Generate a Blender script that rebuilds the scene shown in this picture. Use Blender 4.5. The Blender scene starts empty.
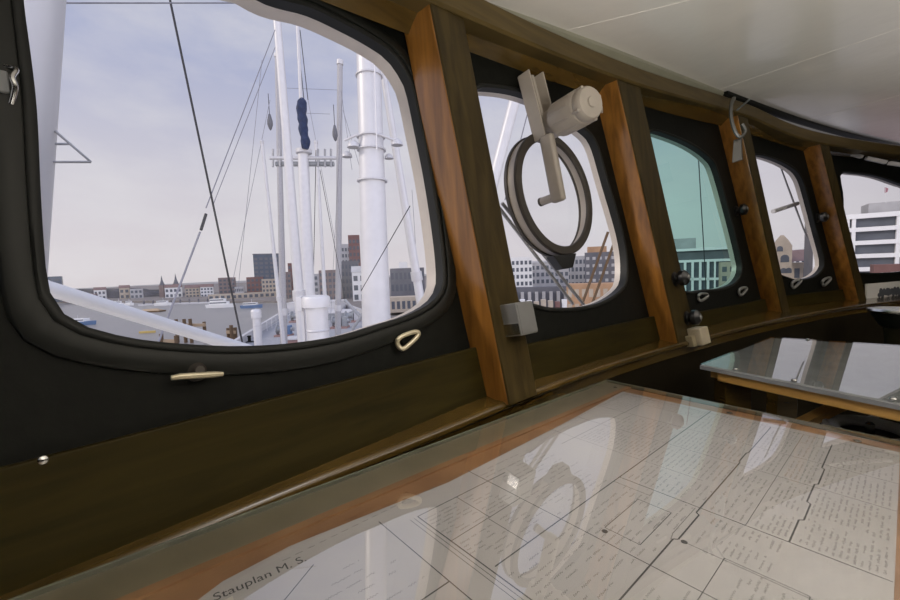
import bpy, bmesh, math, random
from mathutils import Vector, Matrix
random.seed(7)
V = Vector
COL = bpy.context.scene.collection
CZ = 1.45
CAM = V((0, 0, CZ))
# ------------------------------------------------------------------ camera frame
F = 411.0
RHO, PIT = math.radians(2.05), math.radians(4.17)
_u0 = V((0, math.sin(PIT), math.cos(PIT))); _r0 = V((1, 0, 0))
CD = V((0, math.cos(PIT), -math.sin(PIT)))
CR = _r0 * math.cos(RHO) - _u0 * math.sin(RHO)
CU = _u0 * math.cos(RHO) + _r0 * math.sin(RHO)
def ray(x, y): return CR * ((x - 450) / F) + CU * ((300 - y) / F) + CD
def at(x, y, Y):
    v = ray(x, y); return CAM + v * (Y / v.y)
def onz(x, y, z):
    v = ray(x, y); return CAM + v * ((z - CZ) / v.z)
cam = bpy.data.cameras.new('camera'); cam.sensor_width = 36; cam.lens = 36 * F / 900
cam.clip_start = .02; cam.clip_end = 5000
co = bpy.data.objects.new('camera', cam); COL.objects.link(co)
M3 = Matrix((CR, CU, -CD)).transposed()
co.matrix_world = Matrix.Translation(CAM) @ M3.to_4x4()
S = bpy.context.scene; S.camera = co

# ------------------------------------------------------------------ materials
def nt(name):
    m = bpy.data.materials.new(name); m.use_nodes = True
    t = m.node_tree; return m, t, t.nodes['Principled BSDF']
def N(t, typ, **kw):
    n = t.nodes.new(typ)
    for k, v in kw.items(): setattr(n, k, v)
    return n
def ramp(t, a, b, p0=0.3, p1=0.7):
    r = N(t, 'ShaderNodeValToRGB'); e = r.color_ramp.elements
    e[0].position, e[1].position = p0, p1; e[0].color = (*a, 1); e[1].color = (*b, 1); return r
def paint(name, c, rough=.5, metal=0, var=.12, scale=12, bump=0, coat=0, spec=.5):
    m, t, b = nt(name)
    tc = N(t, 'ShaderNodeTexCoord'); no = N(t, 'ShaderNodeTexNoise'); no.inputs['Scale'].default_value = scale
    no.inputs['Detail'].default_value = 6
    t.links.new(tc.outputs['Object'], no.inputs['Vector'])
    r = ramp(t, [x * (1 - var) for x in c], [min(1, x * (1 + var)) for x in c])
    t.links.new(no.outputs['Fac'], r.inputs['Fac']); t.links.new(r.outputs['Color'], b.inputs['Base Color'])
    b.inputs['Roughness'].default_value = rough; b.inputs['Metallic'].default_value = metal
    b.inputs['Coat Weight'].default_value = coat; b.inputs['Coat Roughness'].default_value = .10
    b.inputs['IOR'].default_value = 2.3
    b.inputs['Specular IOR Level'].default_value = spec
    if bump:
        bp = N(t, 'ShaderNodeBump'); bp.inputs['Strength'].default_value = bump; bp.inputs['Distance'].default_value = .01
        t.links.new(no.outputs['Fac'], bp.inputs['Height']); t.links.new(bp.outputs['Normal'], b.inputs['Normal'])
    return m
def wood(name, a, b_, rough=.28, coat=.6, stretch=(30, 30, 2), scale=1.0, spec=.5):
    m, t, b = nt(name)
    tc = N(t, 'ShaderNodeTexCoord'); mp = N(t, 'ShaderNodeMapping'); mp.inputs['Scale'].default_value = stretch
    no = N(t, 'ShaderNodeTexNoise'); no.inputs['Scale'].default_value = scale; no.inputs['Detail'].default_value = 7
    no.inputs['Distortion'].default_value = .4
    t.links.new(tc.outputs['Object'], mp.inputs['Vector']); t.links.new(mp.outputs['Vector'], no.inputs['Vector'])
    r = ramp(t, a, b_, .3, .72); t.links.new(no.outputs['Fac'], r.inputs['Fac'])
    t.links.new(r.outputs['Color'], b.inputs['Base Color'])
    b.inputs['Roughness'].default_value = rough; b.inputs['Coat Weight'].default_value = coat; b.inputs['Specular IOR Level'].default_value = spec
    b.inputs['Coat Roughness'].default_value = .18
    bp = N(t, 'ShaderNodeBump'); bp.inputs['Strength'].default_value = .06; bp.inputs['Distance'].default_value = .004
    t.links.new(no.outputs['Fac'], bp.inputs['Height']); t.links.new(bp.outputs['Normal'], b.inputs['Normal'])
    return m
def glass(name, tint, ior=1.5, rough=0.0, extra=0.0):
    m = bpy.data.materials.new(name); m.use_nodes = True; t = m.node_tree; t.nodes.clear()
    o = N(t, 'ShaderNodeOutputMaterial'); mix = N(t, 'ShaderNodeMixShader'); tr = N(t, 'ShaderNodeBsdfTransparent')
    gl = N(t, 'ShaderNodeBsdfGlossy'); lw = N(t, 'ShaderNodeLayerWeight'); lw.inputs['Blend'].default_value = .5
    tr.inputs['Color'].default_value = (*tint, 1); gl.inputs['Roughness'].default_value = rough
    # Schlick reflectance of a thin two-sided pane
    f0 = 2*((ior-1)/(ior+1))**2 + extra
    pw = N(t, 'ShaderNodeMath', operation='POWER'); pw.inputs[1].default_value = 5; t.links.new(lw.outputs['Facing'], pw.inputs[0])
    mu_ = N(t, 'ShaderNodeMath', operation='MULTIPLY_ADD'); mu_.inputs[1].default_value = 1 - f0; mu_.inputs[2].default_value = f0
    t.links.new(pw.outputs[0], mu_.inputs[0]); src = mu_.outputs[0]
    t.links.new(src, mix.inputs['Fac']); t.links.new(tr.outputs[0], mix.inputs[1]); t.links.new(gl.outputs[0], mix.inputs[2])
    t.links.new(mix.outputs[0], o.inputs['Surface']); return m
MAT = dict(
    wood=wood('varnished_teak', (.18, .076, .015), (.42, .18, .034), rough=.3, coat=.6, spec=.4),
    postface=wood('dark_post_face', (.034, .024, .009), (.072, .050, .017), rough=.4, coat=0, spec=.12),  # darker wood tone for the front faces of the posts
    beam=wood('beam_wood', (.062, .043, .015), (.115, .078, .027), stretch=(3, 3, 40), rough=.3, coat=.05, spec=.25),
    board=wood('dark_varnished_board', (.018, .0135, .003), (.042, .031, .0065), stretch=(3, 3, 30), rough=.5, coat=0, spec=.12),
    rail=wood('rail_wood', (.048, .030, .007), (.12, .072, .016), stretch=(4, 4, 30), rough=.2, coat=.7, spec=.5),
    frame_wood=wood('table_frame_wood', (.30, .155, .08), (.52, .29, .15), stretch=(6, 6, 30), rough=.4, coat=.2),
    edge_wood=wood('pale_edge_wood', (.52, .28, .07), (.75, .44, .13), stretch=(3, 3, 40), rough=.4, coat=.2),
    black=paint('black_enamel', (.0055, .006, .0042), .6, var=.3, bump=.1, scale=30, spec=.05),
    gasket=paint('window_rubber', (.010, .011, .010), .55, spec=.1),
    reveal=paint('cream_steel_paint', (.56, .50, .45), .5, var=.06),
    white=paint('white_ship_paint', (.57, .56, .57), .45, var=.04, scale=3),
    offwhite=paint('worn_white_paint', (.50, .49, .50), .5, var=.08),
    greypaint=paint('grey_paint', (.30, .31, .32), .5),
    ceiling=None,
    olive=paint('olive_trim_paint', (.26, .25, .18), .35, var=.06),
    dark=paint('dark_brown_paint', (.013, .010, .005), .95, spec=.02),
    floor=paint('floor_lino', (.045, .04, .03), .5),
    beige=paint('beige_machine_paint', (.38, .33, .275), .45, spec=.3, var=.05, scale=20),
    taupe=paint('taupe_ring_paint', (.045, .037, .030), .5, var=.05, spec=.15),
    chrome=paint('brushed_chrome', (.62, .62, .60), .22, metal=1, var=.05),
    alu=paint('grey_box_metal', (.26, .26, .25), .42, metal=.4, var=.08),
    cream=paint('cream_bakelite', (.60, .52, .38), .4, var=.05),
    bakelite=paint('black_bakelite', (.010, .010, .011), .35, spec=.2),
    brass=paint('pale_brass', (.60, .53, .36), .35, metal=.5),
    paper=paint('chart_paper', (.56, .525, .525), .8, var=.04, scale=5),
    ink=paint('black_ink', (.03, .03, .035), .8),
    pencil=paint('grey_pencil', (.20, .19, .185), .8),
    glass=glass('window_glass', (.97, .97, .97), 1.22),
    teal=glass('teal_sun_glass', (.44, .70, .62), 1.22),
    plate=glass('table_plate_glass', (.96, .97, .95), 2.15, .003, .0),
    glassedge=paint('green_glass_edge', (.15, .16, .12), .2, spec=.5),
    rope=paint('dark_wire_rope', (.035, .035, .04), .6),
    wire=paint('grey_wire_rope', (.22, .22, .25), .6),
    steel=paint('galvanised_steel', (.36, .36, .37), .45, metal=.3),
    navy=paint('navy_canvas', (.022, .035, .085), .8, var=.3, scale=4),
    deck=paint('ship_deck_paint', (.34, .34, .36), .7, scale=2),
    reddeck=paint('red_oxide', (.26, .13, .11), .7),
    pile=paint('wet_timber', (.13, .085, .05), .85),
    sand=paint('sand', (.36, .25, .14), .9),
    tree=paint('distant_trees', (.075, .073, .08), .95, var=.35, scale=.08),
    bluehull=paint('blue_hull', (.12, .19, .32), .5),
    yellow=paint('yellow_hull', (.55, .38, .07), .5),
    quay=paint('quay_concrete', (.20, .18, .17), .9, scale=.2),
    brick=paint('brick_wall', (.20, .11, .10), .9, scale=.3), umber=paint('brown_facade', (.22, .17, .16), .9, scale=.3),
    bglass=paint('tower_cladding', (.085, .105, .14), .35, scale=.2), bgrey=paint('grey_facade', (.44, .43, .43), .8, scale=.2),
    bdark=paint('dark_facade', (.14, .14, .155), .6, scale=.2), bwhite=paint('white_facade', (.76, .75, .73), .7, var=.04, scale=.2),
    bcream=paint('sandstone', (.46, .39, .31), .8, scale=.3), roofbrown=paint('roof_tiles', (.20, .135, .125), .8, scale=.4),
    rooforange=paint('orange_roof', (.44, .27, .16), .8, scale=.3), pane=paint('dark_window_pane', (.11, .12, .14), .2, scale=.3),
    brightwhite=paint('bright_white_facade', (.86, .85, .84), .6, var=.03, scale=.2),
    strip=paint('worn_brown_strip', (.24, .20, .13), .5),
    hookgrey=paint('dull_olive_metal', (.055, .052, .040), .4), flange=paint('window_flange_paint', (.008, .009, .007), .5, spec=.1),
    mastgrey=paint('weathered_mast_paint', (.36, .35, .36), .55, spec=.2),
    rimmetal=paint('satin_nickel', (.72, .72, .68), .3),
    flag=paint('red_flag', (.30, .10, .12), .8),
)
def ceiling_mat():
    m, t, b = nt('ceiling_gloss_paint')
    tc = N(t, 'ShaderNodeTexCoord'); no = N(t, 'ShaderNodeTexNoise'); no.inputs['Scale'].default_value = 3.5
    no.inputs['Detail'].default_value = 5; t.links.new(tc.outputs['Object'], no.inputs['Vector'])
    b.inputs['Base Color'].default_value = (.73, .69, .63, 1); b.inputs['Roughness'].default_value = .15
    b.inputs['Specular IOR Level'].default_value = .5
    bp = N(t, 'ShaderNodeBump'); bp.inputs['Strength'].default_value = .22; bp.inputs['Distance'].default_value = .02
    t.links.new(no.outputs['Fac'], bp.inputs['Height']); t.links.new(bp.outputs['Normal'], b.inputs['Normal']); return m
MAT['ceiling'] = ceiling_mat()
for k_ in ('navy', 'tree', 'bluehull', 'quay', 'brick', 'umber', 'bglass', 'bgrey', 'bdark', 'bwhite', 'bcream', 'roofbrown', 'rooforange', 'pane', 'pile', 'deck', 'rope', 'wire', 'steel', 'greypaint'):
    MAT[k_].node_tree.nodes['Principled BSDF'].inputs['Specular IOR Level'].default_value = .08
def water_mat():
    m, t, b = nt('harbour_water')
    tc = N(t, 'ShaderNodeTexCoord'); mp = N(t, 'ShaderNodeMapping'); mp.inputs['Scale'].default_value = (.35, .9, 1)
    no = N(t, 'ShaderNodeTexNoise'); no.inputs['Scale'].default_value = .6; no.inputs['Detail'].default_value = 6
    t.links.new(tc.outputs['Object'], mp.inputs['Vector']); t.links.new(mp.outputs['Vector'], no.inputs['Vector'])
    b.inputs['Base Color'].default_value = (.20, .19, .185, 1); b.inputs['Roughness'].default_value = .35
    bp = N(t, 'ShaderNodeBump'); bp.inputs['Strength'].default_value = .5; bp.inputs['Distance'].default_value = .4
    t.links.new(no.outputs['Fac'], bp.inputs['Height']); t.links.new(bp.outputs['Normal'], b.inputs['Normal']); return m
MAT['water'] = water_mat()

# ------------------------------------------------------------------ mesh builder
class MB:
    def __init__(s): s.v = []; s.f = []
    def add(s, vs, fs):
        o = len(s.v); s.v += [V(p) for p in vs]; s.f += [[i + o for i in f] for f in fs]; return s
    def frame_box(s, c, ax, ay, az, hx, hy, hz):
        vs = [c + ax * (hx * i) + ay * (hy * j) + az * (hz * k) for k in (-1, 1) for j in (-1, 1) for i in (-1, 1)]
        return s.add(vs, [(0, 2, 3, 1), (4, 5, 7, 6), (0, 1, 5, 4), (2, 6, 7, 3), (0, 4, 6, 2), (1, 3, 7, 5)])
    def box(s, x0, x1, y0, y1, z0, z1):
        return s.frame_box(V(((x0+x1)/2, (y0+y1)/2, (z0+z1)/2)), V((1,0,0)), V((0,1,0)), V((0,0,1)), (x1-x0)/2, (y1-y0)/2, (z1-z0)/2)
    def hexa(s, a, b):      # two quads a (4 pts), b (4 pts)
        return s.add(list(a) + list(b), [(3,2,1,0), (4,5,6,7), (0,1,5,4), (1,2,6,5), (2,3,7,6), (3,0,4,7)])
    def prism(s, poly, off):  # polygon of 3D points, extruded by off
        n = len(poly); vs = list(poly) + [p + off for p in poly]
        return s.add(vs, [list(range(n))[::-1], [n + i for i in range(n)]] + [(i, (i+1) % n, n + (i+1) % n, n + i) for i in range(n)])
    def path(s, pts, rad, seg=12, closed=False, cap=True):
        pts = [V(p) for p in pts]; n = len(pts); rad = rad if isinstance(rad, (list, tuple)) else [rad] * n
        rings = []; ref = None
        for i, p in enumerate(pts):
            if closed: d = pts[(i+1) % n] - pts[i-1]
            else: d = pts[min(i+1, n-1)] - pts[max(i-1, 0)]
            d.normalize()
            if ref is None:
                ref = V((0, 0, 1)) if abs(d.z) < .9 else V((1, 0, 0))
            a = (ref - d * ref.dot(d)).normalized(); ref = a; b = d.cross(a)
            rings.append([p + (a * math.cos(2*math.pi*k/seg) + b * math.sin(2*math.pi*k/seg)) * rad[i] for k in range(seg)])
        vs = [q for r in rings for q in r]; fs = []
        for i in range(n if closed else n - 1):
            j = (i + 1) % n
            for k in range(seg): fs.append((i*seg+k, i*seg+(k+1) % seg, j*seg+(k+1) % seg, j*seg+k))
        if cap and not closed: fs += [list(range(seg))[::-1], [(n-1)*seg+k for k in range(seg)]]
        return s.add(vs, fs)
    def lathe(s, base, axis, prof, seg=32, cap=True):   # prof: list of (r, h) along axis
        axis = axis.normalized(); ref = V((0, 0, 1)) if abs(axis.z) < .9 else V((1, 0, 0))
        a = (ref - axis * ref.dot(axis)).normalized(); b = axis.cross(a); n = len(prof)
        vs = [base + axis * h + (a * math.cos(2*math.pi*k/seg) + b * math.sin(2*math.pi*k/seg)) * max(r, 1e-5) for r, h in prof for k in range(seg)]
        fs = [(i*seg+k, i*seg+(k+1) % seg, (i+1)*seg+(k+1) % seg, (i+1)*seg+k) for i in range(n-1) for k in range(seg)]
        if cap: fs += [list(range(seg))[::-1], [(n-1)*seg+k for k in range(seg)]]
        return s.add(vs, fs)
    def sweep(s, pts, prof, cap=True):  # prof in (inward, up) offsets; pts horizontal-ish polyline; inward = toward the room
        n = len(pts); m = len(prof); vs = []
        for i, p in enumerate(pts):
            d = (pts[min(i+1, n-1)] - pts[max(i-1, 0)]); d.z = 0; d.normalize(); inn = V((d.y, -d.x, 0))
            vs += [p + inn * a + V((0, 0, b)) for a, b in prof]
        fs = [(i*m+k, (i+1)*m+k, (i+1)*m+(k+1) % m, i*m+(k+1) % m) for i in range(n-1) for k in range(m)]
        if cap: fs += [list(range(m)), [(n-1)*m+k for k in range(m)][::-1]]
        return s.add(vs, fs)
    def build(s, name, mat, parent=None, smooth=False, bevel=0, loc=None):
        o_ = V((0, 0, 0))
        if parent is not None: o_ = parent['_o'] if '_o' in parent else V((0, 0, 0)); o_ = V(o_)
        elif loc is not None: o_ = V(loc)
        elif s.v:
            lo = [min(v[i] for v in s.v) for i in range(3)]; hi = [max(v[i] for v in s.v) for i in range(3)]
            o_ = V(((lo[0]+hi[0])/2, (lo[1]+hi[1])/2, lo[2]))
        me = bpy.data.meshes.new(name); me.from_pydata([tuple(v - o_) for v in s.v], [], s.f)
        bm = bmesh.new(); bm.from_mesh(me); bmesh.ops.recalc_face_normals(bm, faces=bm.faces); bm.to_mesh(me); bm.free()
        me.materials.append(MAT[mat] if isinstance(mat, str) else mat)
        if smooth:
            for p in me.polygons: p.use_smooth = True
        o = bpy.data.objects.new(name, me); COL.objects.link(o)
        if parent is not None: o.parent = parent
        else: o.location = o_
        o['_o'] = list(o_)
        if bevel:
            b = o.modifiers.new('bevel', 'BEVEL'); b.width = bevel; b.segments = 2; b.limit_method = 'ANGLE'; b.angle_limit = math.radians(40)
        if smooth or bevel:
            e = o.modifiers.new('wn', 'WEIGHTED_NORMAL') if bevel else None
        if smooth and not bevel:
            me.set_sharp_from_angle(angle=math.radians(42))
        return o
def thing(name, label, cat, loc, group=None):
    o = bpy.data.objects.new(name, None); o.empty_display_size = .05; COL.objects.link(o); o.location = V(loc); o['_o'] = list(loc)
    tag(o, label, cat, group); return o
def tag(o, label, cat, group=None):
    o['label'] = label; o['category'] = cat
    if group: o['group'] = group
    return o
def struct(o): o['kind'] = 'structure'; return o
def sempty(name, loc):
    o = bpy.data.objects.new(name, None); o.empty_display_size = .05; COL.objects.link(o); o.location = V(loc); o['_o'] = list(loc)
    o['kind'] = 'structure'; return o
def spline(pts, per=8, closed=False):
    n = len(pts); out = []
    for i in range(n if closed else n - 1):
        g = (lambda k: pts[k % n]) if closed else (lambda k: pts[min(max(k, 0), n-1)])
        p0, p1, p2, p3 = g(i-1), g(i), g(i+1), g(i+2)
        for k in range(per):
            t = k / per
            out.append(.5 * ((2*p1) + (p2-p0)*t + (2*p0-5*p1+4*p2-p3)*t*t + (3*p1-p0-3*p2+p3)*t**3))
    if not closed: out.append(pts[-1].copy())
    return out
ball = lambda c, r, ax=V((0,0,1)), k=10: (c - ax*r, ax, [(r*math.sin(math.pi*i/k), r*(1-math.cos(math.pi*i/k))) for i in range(k+1)])

# ================================================================== BRIDGE FRONT
RZ = CZ - .42                    # rail height
BP = [onz(*p, RZ) for p in [(523, 397), (687, 340), (786, 313), (863, 302)]]
def ceil_z(x): return CZ + .96 + .08 * x
def on_ceil(px, py, drop=0):
    v = ray(px, py); t = (.96 - drop) / (v.z - .08 * v.x); return CAM + v * t
TP = [on_ceil(446, 9, .12), on_ceil(628, 82, .12), on_ceil(742, 115, .12), at(824, 144, 3.95)]
def ang(a): a = math.radians(a); return V((math.sin(a), math.cos(a), 0))
_n = (BP[3]-BP[2]).cross(TP[2]-BP[2]); _r = ray(824, 144); TP[3] = CAM + _r*((BP[2]-CAM).dot(_n)/_r.dot(_n))
print('T4', TP[3]-BP[3])
BP = [BP[0] - ang(43) * 1.3] + BP + [BP[3] + ang(68) * 2.9]
TP = [TP[0] - ang(46) * 1.25 + V((0, 0, -.08))] + TP + [TP[3] + ang(66) * 2.8 + V((0, 0, .06))]
REC = .12
class Panel:
    def __init__(s, i):
        s.b0, s.b1, s.t0, s.t1 = BP[i], BP[i+1], TP[i], TP[i+1]
        s.L = (s.b1 - s.b0).length; s.e = (s.b1 - s.b0).normalized()
        up = (s.t0 + s.t1) / 2 - (s.b0 + s.b1) / 2; up -= s.e * up.dot(s.e); s.H = up.length; s.up = up.normalized()
        s.n = s.e.cross(s.up)
        if s.n.dot(CAM - s.b0) < 0: s.n = -s.n
        s.o = s.b0 - s.n * REC
    def P(s, u, v, off=0): return s.o + s.e * u + s.up * v + s.n * off
    def px(s, x, y, off=0):
        o = s.o + s.n * off; r = ray(x, y); return CAM + r * ((o - CAM).dot(s.n) / r.dot(s.n))
    def uv(s, x, y, off=0):
        p = s.px(x, y, off) - s.o; return (p.dot(s.e), p.dot(s.up))
PN = [Panel(i) for i in range(5)]
# opening outlines on each panel (u, v)
def pxs(p, L): return [p.uv(x, y) for x, y in L]
OUT = []
OUT.append(pxs(PN[0], [(33,100),(38,200),(43,270),(47,293),(56,310),(75,325),(110,336),(150,343),(200,347),(240,348),(290,345),(340,337),(380,325),(408,316),(430,304),(440,292),(443,277),(440,240),(431,180),(420,125),(412,88),(405,72),(392,54),(371,39),(346,25),(311,8)]) +
           [(.70, 1.183), (.58, 1.203), (.45, 1.212), (.335, 1.195), (.262, 1.12), (.243, .98)])
def mir(pts, L): return pts + [(L, .40), (L - .005, .6), (L - .003, .8), (L, .98)]
OUT.append([(.08, 1.0), (.085, .8), (.085, .55), (.09, .42), (.13, .34), (.24, .29), (.38, .268)] + list(reversed(pxs(PN[1], [(575,308),(600,303),(620,290),(626,275),(623,240),(607,183),(593,140),(582,130)][::-1])))[0:0]
           + pxs(PN[1], [(530,304),(550,308),(575,308),(600,303),(620,290),(626,275),(623,240),(607,183),(595,143),(582,128),(556,108),(525,94),(497,88),(475,90)]))
OUT.append([(.05, 1.06), (.03, .8), (.03, .5), (.05, .38), (.14, .29), (.34, .25)] + pxs(PN[2], [(704,290),(719,289),(734,283),(741,271),(739,256),(730,219),(717,172),(710,159),(693,146),(668,135),(649,132)]))
OUT.append([(-.27, 1.14), (-.25, 1.02), (-.17, .84), (-.06, .6), (.03, .42), (.14, .31)] + pxs(PN[3], [(789,278),(798,280),(813,277),(822,269),(823,259),(816,232),(805,190),(799,175),(789,166),(771,158),(754,155)]))
p5 = PN[4]; a5 = p5.uv(850, 272); c5 = p5.uv(845, 174)
OUT.append([(a5[0]-.1, c5[1]-.2), (a5[0]-.1, (a5[1]+c5[1])/2), (a5[0]-.09, a5[1]+.1), (a5[0], a5[1]+.01), (a5[0]+.3, a5[1]-.02), (a5[0]+.9, a5[1]-.03), (a5[0]+1.4, a5[1]), (a5[0]+1.6, a5[1]+.15),
            (a5[0]+1.6, c5[1]-.4), (a5[0]+1.5, c5[1]-.15)] + pxs(p5, [(897,183),(876,176),(855,173),(840,174)]))
OUT[4] = [p for p in OUT[4]]
def radial(pts, c, n=96, extra=()):
    """resample closed outline about c"""
    q = spline([V((a, b, 0)) for a, b in pts], 6, True)
    pol = sorted([(math.atan2(p.y - c[1], p.x - c[0]), math.hypot(p.x - c[0], p.y - c[1])) for p in q])
    pol = [(pol[-1][0] - 2*math.pi, pol[-1][1])] + pol + [(pol[0][0] + 2*math.pi, pol[0][1])]
    ths = sorted([-math.pi + 2*math.pi*i/n for i in range(n)] + list(extra)); out = []
    for th in ths:
        for (t0, r0), (t1, r1) in zip(pol, pol[1:]):
            if t0 <= th <= t1:
                r = r0 + (r1 - r0) * (th - t0) / max(t1 - t0, 1e-9); out.append((th, c[0] + r*math.cos(th), c[1] + r*math.sin(th))); break
    return out
def quad_hit(quad, c, th):
    d = (math.cos(th), math.sin(th)); best = None
    for (x0, y0), (x1, y1) in zip(quad, quad[1:] + quad[:1]):
        ex, ey = x1-x0, y1-y0; den = d[0]*ey - d[1]*ex
        if abs(den) < 1e-9: continue
        t = ((x0-c[0])*ey - (y0-c[1])*ex) / den; s_ = ((x0-c[0])*d[1] - (y0-c[1])*d[0]) / den
        if t > 0 and -1e-6 <= s_ <= 1 + 1e-6 and (best is None or t < best): best = t
    return (c[0] + best*d[0], c[1] + best*d[1])
RINGS = []
for i, p in enumerate(PN):
    us = [a for a, b in OUT[i]]; vs = [b for a, b in OUT[i]]
    c = ((min(us) + max(us)) / 2, (min(vs) + max(vs)) / 2)
    t0 = p.t0 - p.n*REC - p.o; t1 = p.t1 - p.n*REC - p.o
    quad = [(-.03, -.06), (p.L + .03, -.06), (t1.dot(p.e) + .03, t1.dot(p.up) + .12), (t0.dot(p.e) - .03, t0.dot(p.up) + .12)]
    # keep the outline inside the panel
    ex = [math.atan2(b - c[1], a - c[0]) for a, b in quad]
    R = radial(OUT[i], c, 96, ex); RINGS.append((c, R))
    n = len(R); inner = [(x, y) for _, x, y in R]; outer = [quad_hit(quad, c, th) for th, _, _ in R]
    m = MB(); vs_ = []
    for off in (0, -.02):
        vs_ += [p.P(a, b, off) for a, b in inner] + [p.P(a, b, off) for a, b in outer]
    fs = []
    for k in range(n):
        j = (k+1) % n
        fs += [(k, j, n+j, n+k), (2*n+k, 3*n+k, 3*n+j, 2*n+j), (k, 2*n+k, 2*n+j, j), (n+k, n+j, 3*n+j, 3*n+k)]
    m.add(vs_, fs); o = struct(m.build('wall_front', 'black'))
    # window: gasket, reveal, pane
    w = sempty('window_%d' % (i+1), p.P(c[0], c[1], 0))
    g = MB(); sc = lambda x, y, d: (x + (x-c[0])/max(math.hypot(x-c[0], y-c[1]), 1e-6)*d, y + (y-c[1])/max(math.hypot(x-c[0], y-c[1]), 1e-6)*d)
    prof = [(.013, 0), (.013, .006), (.008, .009), (.001, .008), (-.004, .004), (-.004, -.03), (.004, -.03)]
    vs_ = []
    for x, y in inner: vs_ += [p.P(*sc(x, y, d), o_) for d, o_ in prof]
    q = len(prof)
    g.add(vs_, [(k*q+a, ((k+1) % n)*q+a, ((k+1) % n)*q+(a+1) % q, k*q+(a+1) % q) for k in range(n) for a in range(q)])
    g.build('gasket', 'gasket', w, smooth=True)
    fg = MB(); prof = [(.012, .0), (.014, .012), (.018, .014), (.050, .013), (.056, .009), (.058, .0)]; vs_ = []
    for x, y in inner: vs_ += [p.P(*sc(x, y, d), o_) for d, o_ in prof]
    q = len(prof)
    fg.add(vs_, [(k*q+a, ((k+1) % n)*q+a, ((k+1) % n)*q+a+1, k*q+a+1) for k in range(n) for a in range(q-1)])
    if i == 0: fg.build('flange', 'flange', w, smooth=True)
    dp = -.075 if i == 0 else -.06
    r = MB(); prof = [(-.003, -.03), (-.004, -.05), (-.004, dp), (.03, dp), (.03, -.03)]; vs_ = []
    for x, y in inner: vs_ += [p.P(*sc(x, y, d), o_) for d, o_ in prof]
    q = len(prof)
    r.add(vs_, [(k*q+a, ((k+1) % n)*q+a, ((k+1) % n)*q+(a+1) % q, k*q+(a+1) % q) for k in range(n) for a in range(q)])
    r.build('reveal', 'reveal', w, smooth=True)
    gl = MB(); gl.add([p.P(*sc(x, y, .01), -.026) for x, y in inner], [list(range(n))])
    gl.build('pane', 'teal' if i == 2 else 'glass', w)
# rail / ledge along the wall
RL = [onz(*q, RZ) for q in [(55,585),(225,512),(450,427),(535,390),(600,365),(670,346),(760,322),(830,308),(900,300)]]
RL = [RL[0] - ang(41)*1.3, RL[0] - ang(41)*.6] + RL + [RL[-1] + ang(69)*1.0, RL[-1] + ang(70)*2.2]
# smooth twice to remove measuring noise
for _ in range(1): RL = [RL[0]] + [(RL[k-1] + RL[k]*2 + RL[k+1]) / 4 for k in range(1, len(RL)-1)] + [RL[-1]]
RC = spline(RL, 8)
nose = [(.0, .0)] + [(.016*math.cos(a) - .016 + .016, .016*math.sin(a) - .016) for a in [math.radians(x) for x in (80, 55, 30, 0, -35, -70)]] + [(-.01, -.034), (-.01, -.075), (-.17, -.075), (-.17, .022), (-.03, -.002)]
struct(MB().sweep(RC, [(a - .016, b) for a, b in nose]).build('trim_rail', 'rail', smooth=True))
struct(MB().sweep(RC, [(-.17, -.075), (-.03, -.075), (-.03, -1.03), (-.17, -1.03)]).build('wall_front_lower', 'dark'))
# boards under each window, soffit boards over each window
for i, p in enumerate(PN):
    vb = (.185, .15, .12, .12, .15)[i]
    m = MB(); m.frame_box(p.P(p.L/2, vb/2 - .03, .014), p.e, p.up, p.n, p.L/2 + .02, vb/2 + .03, .014)
    struct(m.build('trim_board', 'board', bevel=.004))
    t0 = p.t0 - p.n*REC; t1 = p.t1 - p.n*REC
    a0, a1 = t0 - p.up*.03, t1 - p.up*.03
    b0, b1 = p.t0 - p.n*.012 + V((0,0,.015)), p.t1 - p.n*.012 + V((0,0,.015))
    prof = []
    for k in range(9):   # cove curve
        s_ = k/8; w0 = (1-s_)**2; w1 = 2*s_*(1-s_); w2 = s_*s_
        m0 = (a0+b0)/2 + p.up*.012; m1 = (a1+b1)/2 + p.up*.012
        prof.append((a0*w0 + m0*w1 + b0*w2, a1*w0 + m1*w1 + b1*w2))
    m = MB(); vs_ = [q for pr in prof for q in pr] + [q + V((0, 0, .012)) - p.n*.012 for pr in prof for q in pr]
    n = len(prof)*2; fs = []
    for k in range(8):
        fs += [(2*k, 2*k+1, 2*k+3, 2*k+2), (n+2*k, n+2*k+2, n+2*k+3, n+2*k+1)]
    fs += [(0, n, n+1, 1), (2*8, 2*8+1, n+17, n+16)]
    struct(m.add(vs_, fs).build('trim_soffit', 'rail', smooth=True))
# posts
PW = [None, .15, .22, .20, .20]
for i in range(1, 5):
    e = (PN[i-1].e + PN[i].e).normalized(); n = (PN[i-1].n + PN[i].n).normalized(); h = PW[i]/2
    b, t = BP[i] - V((0, 0, .01)), TP[i] + (TP[i]-BP[i])*.04
    if i == 3: h *= .62
    if i == 4: h *= .62
    q = lambda c: [c - e*h, c + e*h, c + e*h*.96 - n*(REC + .02), c - e*h*.96 - n*(REC + .02)]
    po = struct(MB().hexa(q(b), q(t)).build('trim_%d' % i, 'wood', bevel=.006))
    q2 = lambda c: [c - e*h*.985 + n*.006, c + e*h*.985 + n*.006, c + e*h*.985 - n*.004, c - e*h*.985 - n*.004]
    MB().hexa(q2(b), q2(t)).build('front_face', 'postface', po, bevel=.004)  # separate darker layer over each post's front face
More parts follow.
